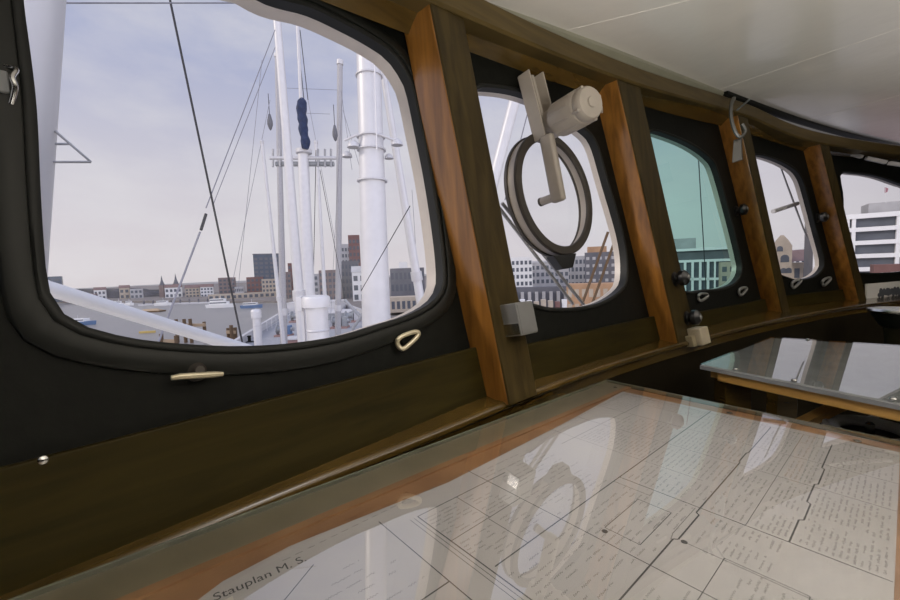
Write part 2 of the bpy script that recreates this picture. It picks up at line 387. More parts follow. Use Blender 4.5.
# beam and ceiling trim
CE = [on_ceil(*q) for q in [(486,0),(578,36),(670,70),(730,97),(797,120),(843,135),(900,147)]]
CE = [CE[0] - ang(57)*1.9, CE[0] - ang(57)*.9] + CE + [CE[-1] + ang(62)*1.0, CE[-1] + ang(63)*2.5]
for q in CE: q.z = ceil_z(q.x)
for _ in range(2): CE = [CE[0]] + [(CE[k-1] + CE[k]*2 + CE[k+1]) / 4 for k in range(1, len(CE)-1)] + [CE[-1]]
CC = spline(CE, 6)
TL = [TP[0] - ang(46)*.8] + TP[:5] + [TP[5]]
TC = spline(TL, 8)
struct(MB().sweep(TC, [(.012, -.01), (.02, 0), (.02, .07), (.012, .078), (-.14, .078), (-.14, -.01)]).build('trim_beam', 'beam'))
def drop(L, dz): return [q + V((0, 0, dz)) for q in L]
struct(MB().sweep(CC, [(.01, .01), (.01, -.014), (-.004, -.040), (-.02, -.046), (-.16, -.046), (-.16, .01)]).build('trim_cornice', 'olive'))
CCr = [q for q in CC if q.x > 1.74]
struct(MB().sweep(drop(CCr, -.004), [(.034, .0), (.034, -.020), (.012, -.036), (-.01, -.036), (-.01, .0)]).build('trim_cable_duct', 'black'))
# ceiling: from the curve back over the room
m = MB(); k0 = len(CC)
front = [q + V((-.20, .28, 0)) for q in CC]
rear = [V((q.x*1.2 + 1.2, -3.6 + .12*q.x, 0)) for q in CC]
for q in front + rear: q.z = ceil_z(q.x)
rows = 5; vs_ = []
for r_ in range(rows):
    vs_ += [front[k].lerp(rear[k], r_/(rows-1)) for k in range(k0)]
for q in vs_: q.z = ceil_z(q.x)
m.add(vs_, [(r_*k0+k, r_*k0+k+1, (r_+1)*k0+k+1, (r_+1)*k0+k) for r_ in range(rows-1) for k in range(k0-1)])
m.add([q + V((0, 0, .05)) for q in vs_], [(r_*k0+k, r_*k0+k+1, (r_+1)*k0+k+1, (r_+1)*k0+k) for r_ in range(rows-1) for k in range(k0-1)])
ce = struct(m.build('ceiling', 'ceiling', smooth=True))
for px_ in ([(700,96),(900,28)], [(560,32),(690,0)], [(800,122),(900,95)]):
    pts = [on_ceil(*px_[0]).lerp(on_ceil(*px_[1]), s_/10) for s_ in range(-1, 14)]
    for q in pts: q.z = ceil_z(q.x) - .0005
    d = (pts[-1]-pts[0]).normalized(); sd = d.cross(V((0, 0, 1)))*.0018
    mm = MB(); nn = len(pts); mm.add([q - sd for q in pts] + [q + sd for q in pts] + [q - sd + V((0,0,-.0012)) for q in pts] + [q + sd + V((0,0,-.0012)) for q in pts],
        [(2*nn+k, 2*nn+k+1, 3*nn+k+1, 3*nn+k) for k in range(nn-1)] + [(k, k+1, 2*nn+k+1, 2*nn+k) for k in range(nn-1)] + [(nn+k, 3*nn+k, 3*nn+k+1, nn+k+1) for k in range(nn-1)])
    struct(mm.build('trim_seam', 'ceiling'))
fl = [q + V((-.02, .02, 0)) for q in RC]; rr = [V((q.x*1.2 + 1.2, -3.6, 0)) for q in RC]
m = MB(); k0 = len(RC); vs_ = [V((q.x, q.y, 0)) for q in fl] + [V((q.x, q.y, 0)) for q in rr]
m.add(vs_ + [q - V((0, 0, .05)) for q in vs_], [(k, k+1, k0+k+1, k0+k) for k in range(k0-1)] + [(2*k0+k, 3*k0+k, 3*k0+k+1, 2*k0+k+1) for k in range(k0-1)])
struct(m.build('floor', 'floor'))

rw = MB(); rw.box(-3.2, 7.5, -3.1, -3.0, 0, 3.1); struct(rw.build('wall_rear', 'dark'))
b0_ = BP[0] - PN[0].n*REC; b1_ = b0_ - ang(43)*.9
rw = MB(); rw.prism([V((q.x, q.y, z)) for q, z in ((b0_, 0), (b1_, 0), (b1_, 2.6), (b0_, 2.6))], V((-.05, .05, 0))); struct(rw.build('wall_front', 'black'))
rw = MB(); rw.prism([V((b1_.x, b1_.y, 0)), V((b1_.x, b1_.y, 2.6)), V((-3.2, -3, 2.6)), V((-3.2, -3, 0))], V((-.06, 0, 0))); struct(rw.build('wall_left', 'dark'))
e_ = BP[-1] - PN[4].n*REC
rw = MB(); rw.prism([V((e_.x, e_.y, 0)), V((e_.x, e_.y, 3.1)), V((7.5, -3, 3.1)), V((7.5, -3, 0))], V((.06, 0, 0))); struct(rw.build('wall_right', 'dark'))
# ================================================================== CHART TABLE
TA = ray(910, 268).normalized(); TB = -ray(80, 270); TB = (TB - TA * TB.dot(TA)).normalized(); TN = TB.cross(TA)
if TN.z < 0: TN = -TN
TCN = onz(607, 380, CZ - .45)
def tp(s, t, h=0): return TCN + TA*s + TB*t + TN*h
def tst(x, y, h=0):
    o = TCN + TN*h; r = ray(x, y); p = CAM + r*((o - CAM).dot(TN) / r.dot(TN)) - TCN; return p.dot(TA), p.dot(TB)
def tbox(m, s0, s1, t0, t1, h0, h1): return m.frame_box(tp((s0+s1)/2, (t0+t1)/2, (h0+h1)/2), TA, TB, TN, abs(s1-s0)/2, abs(t1-t0)/2, abs(h1-h0)/2)
S0, S1, T0, T1 = -2.1, 0.0, 0.0, .84
base = tp(-1.1, .4); base.z = 0
ct = thing('chart_table', 'large wooden chart table under the windows with a glass top over a stowage plan', 'table', base)
tbox(MB(), S0, S1, T0, T1, -.05, -.012).build('tabletop', 'frame_wood', ct, bevel=.004)
m = MB(); tbox(m, S0, S1, T0, T0+.078, -.0119, -.008); m.build('border_strip', 'strip', ct)
m = MB(); tbox(m, S0, S1-.0, T0+.078, T0+.095, -.0119, -.0078); m.build('border_strip', 'frame_wood', ct)
MB().add([tp(S0, T0), tp(S1, T0), tp(S1, T1), tp(S0, T1)], [(0, 1, 2, 3)]).build('glass_top', 'plate', ct)
m = MB(); tbox(m, S1, S1+.004, T0-.004, T1, -.0119, .0004); tbox(m, S0, S1+.004, T0-.004, T0, -.0119, .0004); m.build('glass_edge', 'glassedge', ct)
m = MB(); tbox(m, S0+.1, S1-.08, T0+.06, T1-.08, -.62, -.05); m.build('cabinet_body', 'dark', ct)
for s_ in (S0+.08, S1-.08):
    for t_ in (T0+.1, T1-.08):
        q = tp(s_, t_, -.05); MB().box(q.x-.035, q.x+.035, q.y-.035, q.y+.035, 0, q.z).build('leg', 'dark', ct, bevel=.004)
for s_, t_ in ((-.045, .055), (-.045, .42), (-.045, .70)):
    MB().lathe(tp(s_, t_, -.0115), TN, [(.008, 0), (.008, .003), (.004, .0045), (.0, .0045)], 16).build('screw', 'chrome', ct, smooth=True)
# the plan: paper, ruled lines, lettering
plan = thing('stowage_plan', 'printed stowage plan sheet with ruled boxes lying under the chart table glass', 'chart', tp(-.8, .4, -.011))
h = -.0112
edge = [(-2.05, .25), (-1.75, .20), (-1.5, .15), (-1.42, .152), (-1.38, .135), (-1.28, .124), (-1.12, .135), (-.96, .147), (-.5, .125), (-.068, .095), (-.062, .4), (-.058, .774), (-1.2, .777), (-2.05, .777)]
MB().prism([tp(a, b, h) for a, b in edge], TN*.0006).build('sheet', 'paper', plan)
hl = h + .0008
ln = MB(); li = MB()
def stroke(mb, pts, w, hh=None):
    hh = hl if hh is None else hh
    for (a0, b0), (a1, b1) in zip(pts, pts[1:]):
        dx, dy = a1-a0, b1-b0; L = math.hypot(dx, dy)
        if L < 1e-6: continue
        nx, ny = -dy/L*w*.38, dx/L*w*.38
        mb.add([tp(a0+nx, b0+ny, hh), tp(a1+nx, b1+ny, hh), tp(a1-nx, b1-ny, hh), tp(a0-nx, b0-ny, hh)], [(0, 1, 2, 3)])
K = .0032
stroke(ln, [(-.06, .20), (-.40, .199), (-.62, .199)], .0016); stroke(ln, [(-.068, .376), (-1.07, .376)], .003)
stroke(ln, [(-.09, .53), (-.33, .53), (-.335, .527), (-.40, .527), (-.405, .53), (-.60, .53), (-.695, .53), (-.70, .536), (-.80, .536), (-.805, .53), (-1.6, .53)], .0034)
stroke(li, [(-.68, .524), (-.79, .524), (-.81, .528)], .0018)
stroke(ln, [(-.12, .659), (-.22, .659), (-.30, .659), (-.305, .664), (-.40, .664), (-.405, .659), (-.50, .659), (-.505, .665), (-.58, .665), (-.585, .659), (-.674, .659)], .0034)
for s_, t0_, t1_, w_ in ((-.276, .099, .774, .0018), (-.16, .10, .774, .0012), (-.42, .12, .774, .0016), (-.674, .376, .774, .0026), (-.56, .12, .5, .0012), (-.895, .14, .774, .0024), (-1.08, .199, .774, .003), (-1.088, .199, .774, .0014), (-1.096, .199, .774, .0014), (-1.14, .165, .774, .0024), (-1.33, .28, .774, .002), (-.80, .54, .774, .0014)):
    stroke(ln, [(s_, t0_), (s_, t1_)], w_)
stroke(ln, [(-.84, .199), (-1.08, .199)], .0024); stroke(ln, [(-1.14, .352), (-1.45, .352)], .003); stroke(ln, [(-.895, .285), (-1.08, .289)], .0018)
stroke(ln, [(-.985, .199), (-.985, .289)], .0018); stroke(ln, [(-.99, .289), (-.99, .376)], .0018)
stroke(ln, [(-.73, .44), (-.86, .44), (-.86, .50), (-.73, .50), (-.73, .44)], .0018); stroke(ln, [(-.70, .376), (-.70, .45)], .0014)
stroke(ln, [(-1.6, .44), (-1.14, .44)], .0016); stroke(ln, [(-.674, .60), (-.09, .60)], .0012); stroke(ln, [(-.09, .11), (-.09, .77)], .0016)
stroke(ln, [(-1.27, .19), (-1.48, .33), (-1.52, .60)], .0022); stroke(ln, [(-.795, .60), (-.795, .70), (-.95, .70), (-.95, .60), (-.795, .60)], .0016)
k = -.07
while k > -1.3:     # dashed margin
    stroke(li, [(k, .112 + .03*(-k)), (k - .012, .112 + .03*(-k - .012))], .0015); k -= .02
ln.build('ruled_line', 'ink', plan); 
for s_, t_ in ((-.87, .445), (-.80, .545), (-1.02, .60)):
    MB().lathe(tp(s_, t_, hl), TN, [(.005, 0), (.005, .0004), (0, .0005)], 14).build('ink_dot', 'ink', plan)
def scribble(s0, s1, t0, t1, row=.014, amp=.0035, dens=.8, w=.0010):
    row *= .66; t = t0 + row; a_ = min(amp*.62, row*.34)
    while t < t1 - .002:
        s_ = s0 + random.uniform(.001, .008); end = s1 - random.uniform(.001, .3*(s1-s0))*(random.random() < .6)
        while s_ < end:
            wl = random.uniform(.010, .032); pts = []; x = s_; sg = 1
            while x < min(s_ + wl, end):
                pts.append((x, t + sg*random.uniform(.3, 1)*a_)); sg = -sg; x += random.uniform(.0014, .0028)
            if random.random() < dens: stroke(li, pts, w)
            s_ += wl + random.uniform(.004, .009)
        t += row
cols = [-.06, -.16, -.276, -.42, -.56, -.674]; rws = [.10, .199, .376, .53, .60, .659, .77]
for a1, a0 in zip(cols, cols[1:]):
    for r0, r1 in zip(rws, rws[1:]):
        if random.random() < .92: scribble(a0 + .006, a1 - .006, r0 + .004, r1 - .002, row=random.choice((.012, .014, .017)), dens=random.uniform(.75, 1.0))
for bx in ((-.895, -.68, .15, .37), (-.895, -.68, .39, .53), (-1.08, -.99, .205, .285), (-.98, -.9, .205, .285), (-1.08, -.99, .295, .37), (-.98, -.9, .295, .37), (-.89, -.80, .62, .77), (-.72, -.68, .54, .66), (-.79, -.74, .54, .66), (-1.07, -.9, .39, .52), (-1.07, -.9, .54, .77)):
    scribble(*bx, row=random.choice((.014, .018)), dens=.7)
for bx in ((-1.45, -1.16, .21, .34), (-1.45, -1.16, .36, .43), (-1.32, -1.16, .46, .77), (-1.6, -1.36, .3, .75)): scribble(*bx, row=.028, dens=.5)
li.build('handwriting', 'pencil', plan)
def text(body, size, mat, parent, org, ax, ay, name, ext=.0004):
    cu = bpy.data.curves.new('t', 'FONT'); cu.body = body; cu.size = size; cu.extrude = 0; cu.offset = 0
    to = bpy.data.objects.new('t', cu); COL.objects.link(to); dg = bpy.context.evaluated_depsgraph_get()
    me = bpy.data.meshes.new_from_object(to.evaluated_get(dg)); COL.objects.unlink(to); bpy.data.objects.remove(to)
    mb = MB(); mb.add([org + ax*v.co.x + ay*v.co.y for v in me.vertices], [list(q.vertices) for q in me.polygons])
    return mb.build(name, mat, parent)
A0 = tst(211, 600); A1 = tst(298, 562)
tx = TA.copy(); d_ = (A1[1]-A0[1])/(A1[0]-A0[0]); tx = (TA + TB*d_).normalized(); ty = TN.cross(tx)
text('Stauplan M. S.', .0225, 'ink', plan, tp(A0[0], A0[1], hl) + ty*.009 + tx*.004, tx, ty, 'heading')

# ================================================================== SECOND TABLE
Z2 = CZ - .40
q0, q1, q2, q3 = (onz(*q, Z2) for q in [(700,364),(771,337),(900,403),(900,345)])
near = (q2 - q0).normalized(); far = (q3 - q1).normalized()
top = [q0, q1, q1 + far*1.1, q0 + near*1.15]
base = (q0 + q2 + q3 + q1)/4; base.z = 0
t2 = thing('side_chart_table', 'smaller glass-topped table with pale wooden edge beyond the large chart table', 'table', base)
dn = V((0, 0, -1))
cen = sum(top, V())/4
inset = lambda q, k: q.lerp(cen, k)
MB().prism([q + dn*.006 for q in top], dn*.014).build('tabletop', 'greypaint', t2)
MB().add(top, [(0, 1, 2, 3)]).build('glass_top', 'plate', t2)
ed = near.cross(V((0, 0, 1)))
if ed.dot(cen - q0) < 0: ed = -ed
MB().hexa([q0 + near*.06 + ed*.01 + dn*.02, top[3] + ed*.01 + dn*.02, top[3] + ed*.035 + dn*.02, q0 + near*.06 + ed*.035 + dn*.02],
          [q0 + near*.06 + ed*.01 + dn*.055, top[3] + ed*.01 + dn*.055, top[3] + ed*.035 + dn*.055, q0 + near*.06 + ed*.035 + dn*.055]).build('edge_rail', 'edge_wood', t2, bevel=.003)
sd2 = (q1-q0).normalized()
MB().prism([q0 + near*.03 + sd2*.03 + dn*.0205, q1 - sd2*.02 + near*.02 + dn*.0205, q1 - sd2*.02 + near*.05 + dn*.0205, q0 + near*.07 + sd2*.03 + dn*.0205], dn*.03).build('edge_rail', 'edge_wood', t2)
for k_ in (.12, .30, .53):
    MB().lathe(q0 + near*k_ + ed*.02 , V((0, 0, 1)), [(.008, 0), (.008, .003), (.005, .006), (0, .0062)], 14).build('screw', 'chrome', t2, smooth=True)
for k_ in (.15, .6):
    MB().lathe(q1 + far*k_ - ed*.02, V((0, 0, 1)), [(.008, 0), (.008, .003), (.005, .006), (0, .0062)], 14).build('screw', 'chrome', t2, smooth=True)
for P_ in (q0 + near*.07 + ed*.09, q0 + near*.62 + ed*.12, q1 + far*.1 - ed*.12):
    MB().box(P_.x-.05, P_.x+.05, P_.y-.035, P_.y+.035, 0, Z2-.021).build('leg', 'rail', t2, bevel=.004)
a_, b_ = onz(792, 420, Z2-.33), onz(834, 398, Z2-.03)
a_ = q0 + near*.14 + ed*.16 + dn*.30; b_ = q0 + near*.42 + ed*.22 + dn*.03
MB().path([a_, b_], .022, 4).build('brace', 'edge_wood', t2)

# round chrome-rimmed bowl standing under the table edge
bc = onz(870, 425, CZ - .55)
bz = V((bc.x, bc.y, 0))
ash = thing('pedestal_bowl', 'round chrome-rimmed bowl on a pedestal beneath the smaller glass table', 'bowl', bz)
up = V((0, 0, 1))
MB().lathe(bz, up, [(.09, 0), (.09, .01), (.03, .025), (.018, .05), (.018, bc.z-.1), (.03, bc.z-.07)], 28).build('pedestal', 'dark', ash, smooth=True)
bo_ = MB().lathe(bz + up*(bc.z-.07), up, [(.03, 0), (.08, .015), (.1, .05), (.098, .055), (.075, .02), (.0, .012)], 36, cap=False).build('bowl', 'taupe', ash, smooth=True)
tor = [bz + up*(bc.z-.012) + V((math.cos(2*math.pi*k/48), math.sin(2*math.pi*k/48), 0))*.096 for k in range(48)]
MB().lathe(bz + up*(bc.z-.03), up, [(.112, 0), (.116, .012), (.114, .022), (.106, .027), (.076, .016), (.072, .008), (.076, 0), (.112, 0)], 48, cap=False).build('rim', 'rimmetal', bo_, smooth=True)
MB().lathe(bz + up*(bc.z-.058), up, [(.012, 0), (.012, .04), (.012, .062), (.006, .068), (0, .069)], 16).build('center_stub', 'chrome', bo_, smooth=True)

# pelorus with white dial near the far right windows
pc = at(897, 309, 3.0); pb = V((pc.x, pc.y, 0))
pel = thing('pedestal_instrument', 'round pedestal instrument with white rim standing by the farthest window', 'instrument', pb)
MB().lathe(pb, up, [(.16, 0), (.16, .02), (.07, .05), (.06, pc.z-.22), (.07, pc.z-.14)], 28).build('pedestal', 'dark', pel, smooth=True)
MB().lathe(pb + up*(pc.z-.14), up, [(.06, 0), (.09, .02), (.13, .09), (.145, .125)], 36).build('bowl', 'black', pel, smooth=True)
MB().lathe(pb + up*(pc.z-.016), up, [(.14, -.012), (.156, -.008), (.162, .006), (.156, .018), (.118, .022)], 40).build('rim', 'chrome', pel, smooth=True)
MB().lathe(pb + up*(pc.z+.004), up, [(.124, 0), (.12, .004), (0, .005)], 40).build('dial', 'offwhite', pel, smooth=True)

# small picture lying against the board at far right
p = PN[4]; u0, v0 = p.uv(866, 299, .06); u1, v1 = p.uv(900, 284, .06)
pb_ = thing('framed_photograph', 'small black and white landscape picture leaning on the sill at far right', 'picture', p.P(u0, .02, .06))
pw = max(u1-u0, .5)
MB().frame_box(p.P(u0 + pw/2, v0 + .07, .06), p.e, p.up, p.n, pw/2, .07, .006).build('print', 'bwhite', pb_)
mm = MB()
for k_ in range(14):
    c_ = p.P(u0 + pw*(.35 + .045*k_), v0 + .025 + .03*abs(math.sin(k_*1.7)), .0672)
    mm.add([c_ + p.e*(.035*math.cos(a)) + p.up*((.022 + .02*abs(math.sin(k_*2.3)))*math.sin(a)) + p.n*(.0002*k_) for a in [2*math.pi*q/9 for q in range(9)]], [list(range(9))])
mm.build('printed_trees', 'pane', pb_)

# ================================================================== CLEAR VIEW SCREEN
p = PN[1]
cv_u, cv_v = p.uv(547, 197, 0.02)
cvs = thing('clear_view_screen', 'beige spinning clear-view disc with motor hanging in the second window', 'clear view screen', p.P(cv_u, cv_v, 0))
def ringpts(u, v, r, off, n=64): return [p.P(u + r*math.cos(2*math.pi*k/n), v + r*math.sin(2*math.pi*k/n), off) for k in range(n)]
def lat(base, prof, name, mat, seg=64): return MB().lathe(base, p.n, prof, seg, cap=False).build(name, mat, cvs, smooth=True)
uL = p.uv(503, 185, .02)[0]; uR = p.uv(594, 205, .02)[0]; vT = p.uv(538, 137, .02)[1]; vB = p.uv(560, 257, .02)[1]
print('CVS', uL, uR, vT, vB, cv_u, cv_v)
RR = .262; cu, cv = p.uv(554.5, 194.5, .012)
c0 = p.P(cu, cv, 0)
lat(c0, [(RR+.004, -.034), (RR+.006, -.028), (RR+.004, -.020), (RR-.014, -.020), (RR-.018, -.028), (RR-.014, -.034), (RR+.004, -.034)], 'back_ring', 'taupe')
lat(c0, [(RR-.002, -.020), (RR-.002, .02), (RR-.02, .02), (RR-.016, -.020), (RR-.002, -.020)], 'ring_body', 'beige')
lat(c0, [(RR+.004, .018), (RR+.004, .026), (RR, .031), (RR-.03, .031), (RR-.034, .026), (RR-.034, .018), (RR+.004, .018)], 'front_ring', 'taupe')
MB().add(ringpts(cu, cv, RR-.016, -.02), [list(range(64))]).build('spinning_disc', 'glass', cvs)
# hub and arm
hu, hv = p.uv(541, 202, .0)
au, av = p.uv(556, 188, .09); tu, tv = p.uv(548, 138, .09)
ax_ = (p.P(tu, tv, .09) - p.P(au, av, .09)).normalized(); side_ = p.n.cross(ax_)
MB().frame_box((p.P(tu, tv, .085) + p.P(hu, hv-.01, .085))/2, (p.P(tu, tv, .085) - p.P(hu, hv-.01, .085)).normalized(), p.n, p.n.cross((p.P(tu, tv, .085) - p.P(hu, hv-.01, .085)).normalized()),
    (p.P(tu, tv, .085) - p.P(hu, hv-.01, .085)).length/2 + .015, .03, .017).build('drive_arm', 'beige', cvs, bevel=.012)
MB().lathe(p.P(hu, hv, .0), p.n, [(.0, 0), (.014, .0), (.017, .004), (.017, .07)], 24).build('hub', 'beige', cvs, smooth=True)
MB().lathe(p.P(hu, hv, -.004), p.n, [(.0, 0), (.018, .0), (.018, .01), (.0, .01)], 24).build('hub_cap', 'taupe', cvs, smooth=True)
# motor
mu, mv = p.uv(552, 124, .075)
mb0 = p.P(mu, mv, .05); me_ = at(586, 100, (mb0.y) * .86)
mo = p.px(593, 101, .30); dm = (mo - mb0); ml = dm.length; dm.normalize()
print('motor', ml)
mh_ = MB().lathe(mb0, dm, [(0, 0), (.050, 0), (.055, .006), (.055, ml*.28), (.060, ml*.3), (.068, ml*.33), (.068, ml*.80), (.063, ml*.83), (0, ml*.83)], 40).build('motor_housing', 'beige', cvs, smooth=True)
for k_ in range(10):
    a = 2*math.pi*k_/10; r1 = dm.cross(up).normalized(); r2 = dm.cross(r1)
    rd = r1*math.cos(a) + r2*math.sin(a)
    MB().frame_box(mb0 + dm*(ml*.56) + rd*.068, dm, rd, dm.cross(rd), ml*.2, .0015, .004).build('motor_fin', 'beige', mh_, bevel=.001)
mc_ = MB().lathe(mb0 + dm*(ml*.82), dm, [(0, 0), (.06, 0), (.063, .008), (.06, .03), (.054, .038), (.02, .040), (.018, .046), (0, .046)], 40).build('motor_cap', 'beige', cvs, smooth=True)
for k_ in range(4):
    a = 2*math.pi*(k_+.35)/4; r1 = dm.cross(up).normalized(); r2 = dm.cross(r1)
    MB().lathe(mb0 + dm*(ml*.80) + (r1*math.cos(a) + r2*math.sin(a))*.06, dm, [(0, 0), (.007, 0), (.007, .034), (.004, .037), (0, .037)], 14).build('cap_lug', 'beige', mc_, smooth=True)
cab = [mb0 + dm*(ml*.95) + p.e*.03, mb0 + dm*(ml*.95) + p.e*.075 + up*.005, mb0 + dm*(ml*.9) + p.e*.10 - up*.01]
MB().path(spline(cab, 6), .003, 8).build('cable', 'beige', cvs, smooth=True)
# hanging channel bracket
b0 = p.P(*p.uv(530, 78, .05), .05); b1 = p.P(*p.uv(545, 137, .05), .05)
ax_ = (b1-b0).normalized(); sd = p.n.cross(ax_).normalized()
if sd.dot(p.e) < 0: sd = -sd
nn = ax_.cross(sd); nn = nn if nn.dot(p.n) > 0 else -nn
L = (b1-b0).length; cc = (b0+b1)/2
m = MB(); m.frame_box(cc - nn*.02, ax_, sd, nn, L/2 + .01, .05, .004); m.build('bracket_web', 'beige', cvs, bevel=.001)
for k_, sx in ((0, -1), (1, 1)):
    MB().frame_box(cc + sd*.048*sx + nn*.008, ax_, sd, nn, L/2 + .012, .004, .028).build('bracket_flange', 'beige', cvs, bevel=.002)
MB().frame_box(cc - sd*.012 + nn*.012, ax_, sd, nn, L/2, .008, .012).build('bracket_rib', 'beige', cvs, bevel=.002)
# lower clip
lu, lv = p.uv(561, 266, .0)
MB().prism([p.P(lu-.085, lv+.04, -.01), p.P(lu+.085, lv+.05, -.01), p.P(lu+.045, lv-.012, -.01), p.P(lu-.03, lv-.018, -.01)], p.n*.04).build('lower_clip', 'bakelite', cvs, bevel=.003)

# ================================================================== WINDOW FITTINGS
def dog(pi, x, y, label, size=.03, axis=None, mat='brass', off=.0):
    """hinged wing loop used to clamp a window"""
    p = PN[pi]; u, v = p.uv(x, y)
    t = thing('window_latch', label, 'latch', p.P(u, v, .0), 'loop latches on the window frames')
    MB().lathe(p.P(u, v, 0), p.n, [(0, 0), (.014, 0), (.014, .01), (.008, .014), (0, .014)], 18).build('boss', 'black', t, smooth=True)
    a = axis or (1, .25); e = (p.e*a[0] + p.up*a[1]).normalized(); f = p.n.cross(e)
    s = size
    pts = [p.P(u, v, .014) + e*(c_[0]*s) + f*(c_[1]*s) + p.n*c_[2] for c_ in [(-.95, 0, .0), (-.85, .42, .006), (-.2, .45, .01), (.7, .25, .016), (1.0, .0, .018), (.7, -.22, .016), (-.2, -.40, .01), (-.85, -.40, .006)]]
    MB().path(spline(pts, 6, True), .19*s, 10, closed=True).build('loop', mat, t, smooth=True)
    return t
dog(0, 403, 340, 'pale metal loop latch below the right end of the nearest window', .036, (1, .35))
dog(2, 699, 297, 'loop latch under the teal tinted window beside the black knobs', .046, (1, .1), 'alu')
dog(2, 739, 291, 'loop latch at the lower right corner of the teal tinted window', .05, (1, .25), 'alu')
dog(3, 823, 281, 'loop latch right of the fourth window at its lower corner', .056, (1, .4), 'alu')
dog(3, 793, 283, 'loop latch partly behind the post below the fourth window', .056, (1, .4), 'alu')
# T-handle of first window
p = PN[0]; u, v = p.uv(196, 373)
t = thing('toggle_latch', 'pale metal T-handle on a round boss below the nearest window', 'handle', p.P(u, v, 0))
MB().lathe(p.P(u, v+.004, 0), p.n, [(0, 0), (.02, 0), (.02, .01), (.012, .016), (.008, .03), (0, .03)], 24).build('boss', 'taupe', t, smooth=True)
e = (p.px(223, 374, .032) - p.px(171, 378, .032))
MB().path([p.px(171, 378, .032), p.px(180, 376.5, .032), p.px(214, 374.5, .032), p.px(223, 374, .032)], [.0045, .006, .006, .0045], 12).build('bar', 'brass', t, smooth=True)
# clip at the far left edge
u, v = p.uv(-9, 84)
t = thing('window_clip', 'chrome spring clip at the far left on the black window frame', 'clip', p.P(u, v, 0))
MB().frame_box(p.P(u-.01, v, .012), p.e, p.up, p.n, .03, .019, .006).build('plate', 'greypaint', t, bevel=.003)
pts = [p.P(u + .018, v+.03, .012), p.P(u + .03, v+.024, .02), p.P(u+.024, v+.004, .028), p.P(u+.026, v-.012, .026), p.P(u+.02, v-.034, .012)]
MB().path(spline(pts, 5), .004, 10).build('spring_lip', 'chrome', t, smooth=True)
# screw on the board
u, v = p.uv(43, 460, .028)
tag(MB().lathe(p.P(u, v, .027), p.n, [(0, 0), (.006, 0), (.006, .003), (.003, .005), (0, .005)], 18).build('screw', 'chrome', smooth=True), 'small chrome screw in the dark board below the nearest window', 'screw')
# knobs
def knob(name, P_, n, r, label, mat='bakelite', stem=.025, group=None):
    t = thing(name, label, 'knob', P_, group)
    MB().lathe(P_, n, [(0, 0), (r*.95, 0), (r*.95, .006), (r*.5, .01), (r*.4, stem), (0, stem)], 20).build('base', mat, t, smooth=True)
    gr_ = MB().lathe(P_ + n*(stem - .004), n, [(0, 0), (r*.6, 0), (r, r*.35), (r, r*.9), (r*.6, r*1.25), (0, r*1.35)], 24).build('grip', mat, t, smooth=True)
    MB().lathe(P_ + n*(stem - .004 + r*1.34), n, [(0, 0), (r*.35, 0), (r*.3, .002), (0, .003)], 16).build('cap', 'alu', gr_, smooth=True)
    return t
def post_pt(i, x, y, off=0):
    n = (PN[i-1].n + PN[i].n).normalized(); o = BP[i] + n*off; ax = (TP[i]-BP[i]).normalized(); e = (PN[i-1].e + PN[i].e).normalized()
    nn = ax.cross(e).normalized(); nn = nn if nn.dot(n) > 0 else -nn
    r = ray(x, y); return CAM + r*((o-CAM).dot(nn)/r.dot(nn)), e, ax, nn
knob('clamp_knob', PN[0].px(437, 172, 0), PN[0].n, .022, 'black clamp knob on the frame right of the nearest window')
q, e, ax, nn = post_pt(2, 674, 279); knob('clamp_knob', q, nn, .040, 'black knob on the second post, level with the bottom of the teal window')
q, e, ax, nn = post_pt(3, 744, 211); knob('clamp_knob', PN[2].px(736, 211, 0), PN[2].n, .040, 'black knob beside the teal window at mid height')
knob('clamp_knob', PN[3].px(817, 218, 0), PN[3].n, .042, 'black knob on the frame right of the fourth window')
# grey switch box on first post
q, e, ax, nn = post_pt(1, 509, 320)
t = thing('switch_box', 'small grey metal switch box on the first wooden post', 'switch box', q)
e_h = V((e.x, e.y, 0)).normalized(); bw = .085
c_ = q + e*.008 + nn*.034
MB().frame_box(c_, e, ax, nn, .045, .052, .033).build('housing', 'alu', t, bevel=.004)
MB().frame_box(c_ - ax*.03 - e*.0455, nn, ax, e, .03, .018, .0018).build('side_cover', 'chrome', t, bevel=.001)
MB().frame_box(c_ + nn*.034, e, ax, nn, .04, .046, .0018).build('front_cover', 'alu', t, bevel=.001)
# cream junction box + push knob on the rail by second post
q, e, ax, nn = post_pt(2, 692, 336)
t = thing('junction_box', 'cream plastic junction box at the foot of the second post', 'junction box', q)
MB().frame_box(q + nn*.035, e, ax, nn, .055, .048, .033).build('housing', 'cream', t, bevel=.006)
MB().lathe(q + nn*.035 + e*.055, e, [(0, 0), (.016, 0), (.016, .012), (.010, .014), (0, .014)], 18).build('cable_gland', 'bakelite', t, smooth=True)
MB().frame_box(q + nn*.02 - e*.075 - ax*.02, e, ax, nn, .02, .03, .018).build('end_lug', 'brass', t, bevel=.003)
q2_, e, ax, nn = post_pt(2, 686, 318)
knob('push_knob', q2_, nn, .040, 'black ball knob just above the cream junction box')
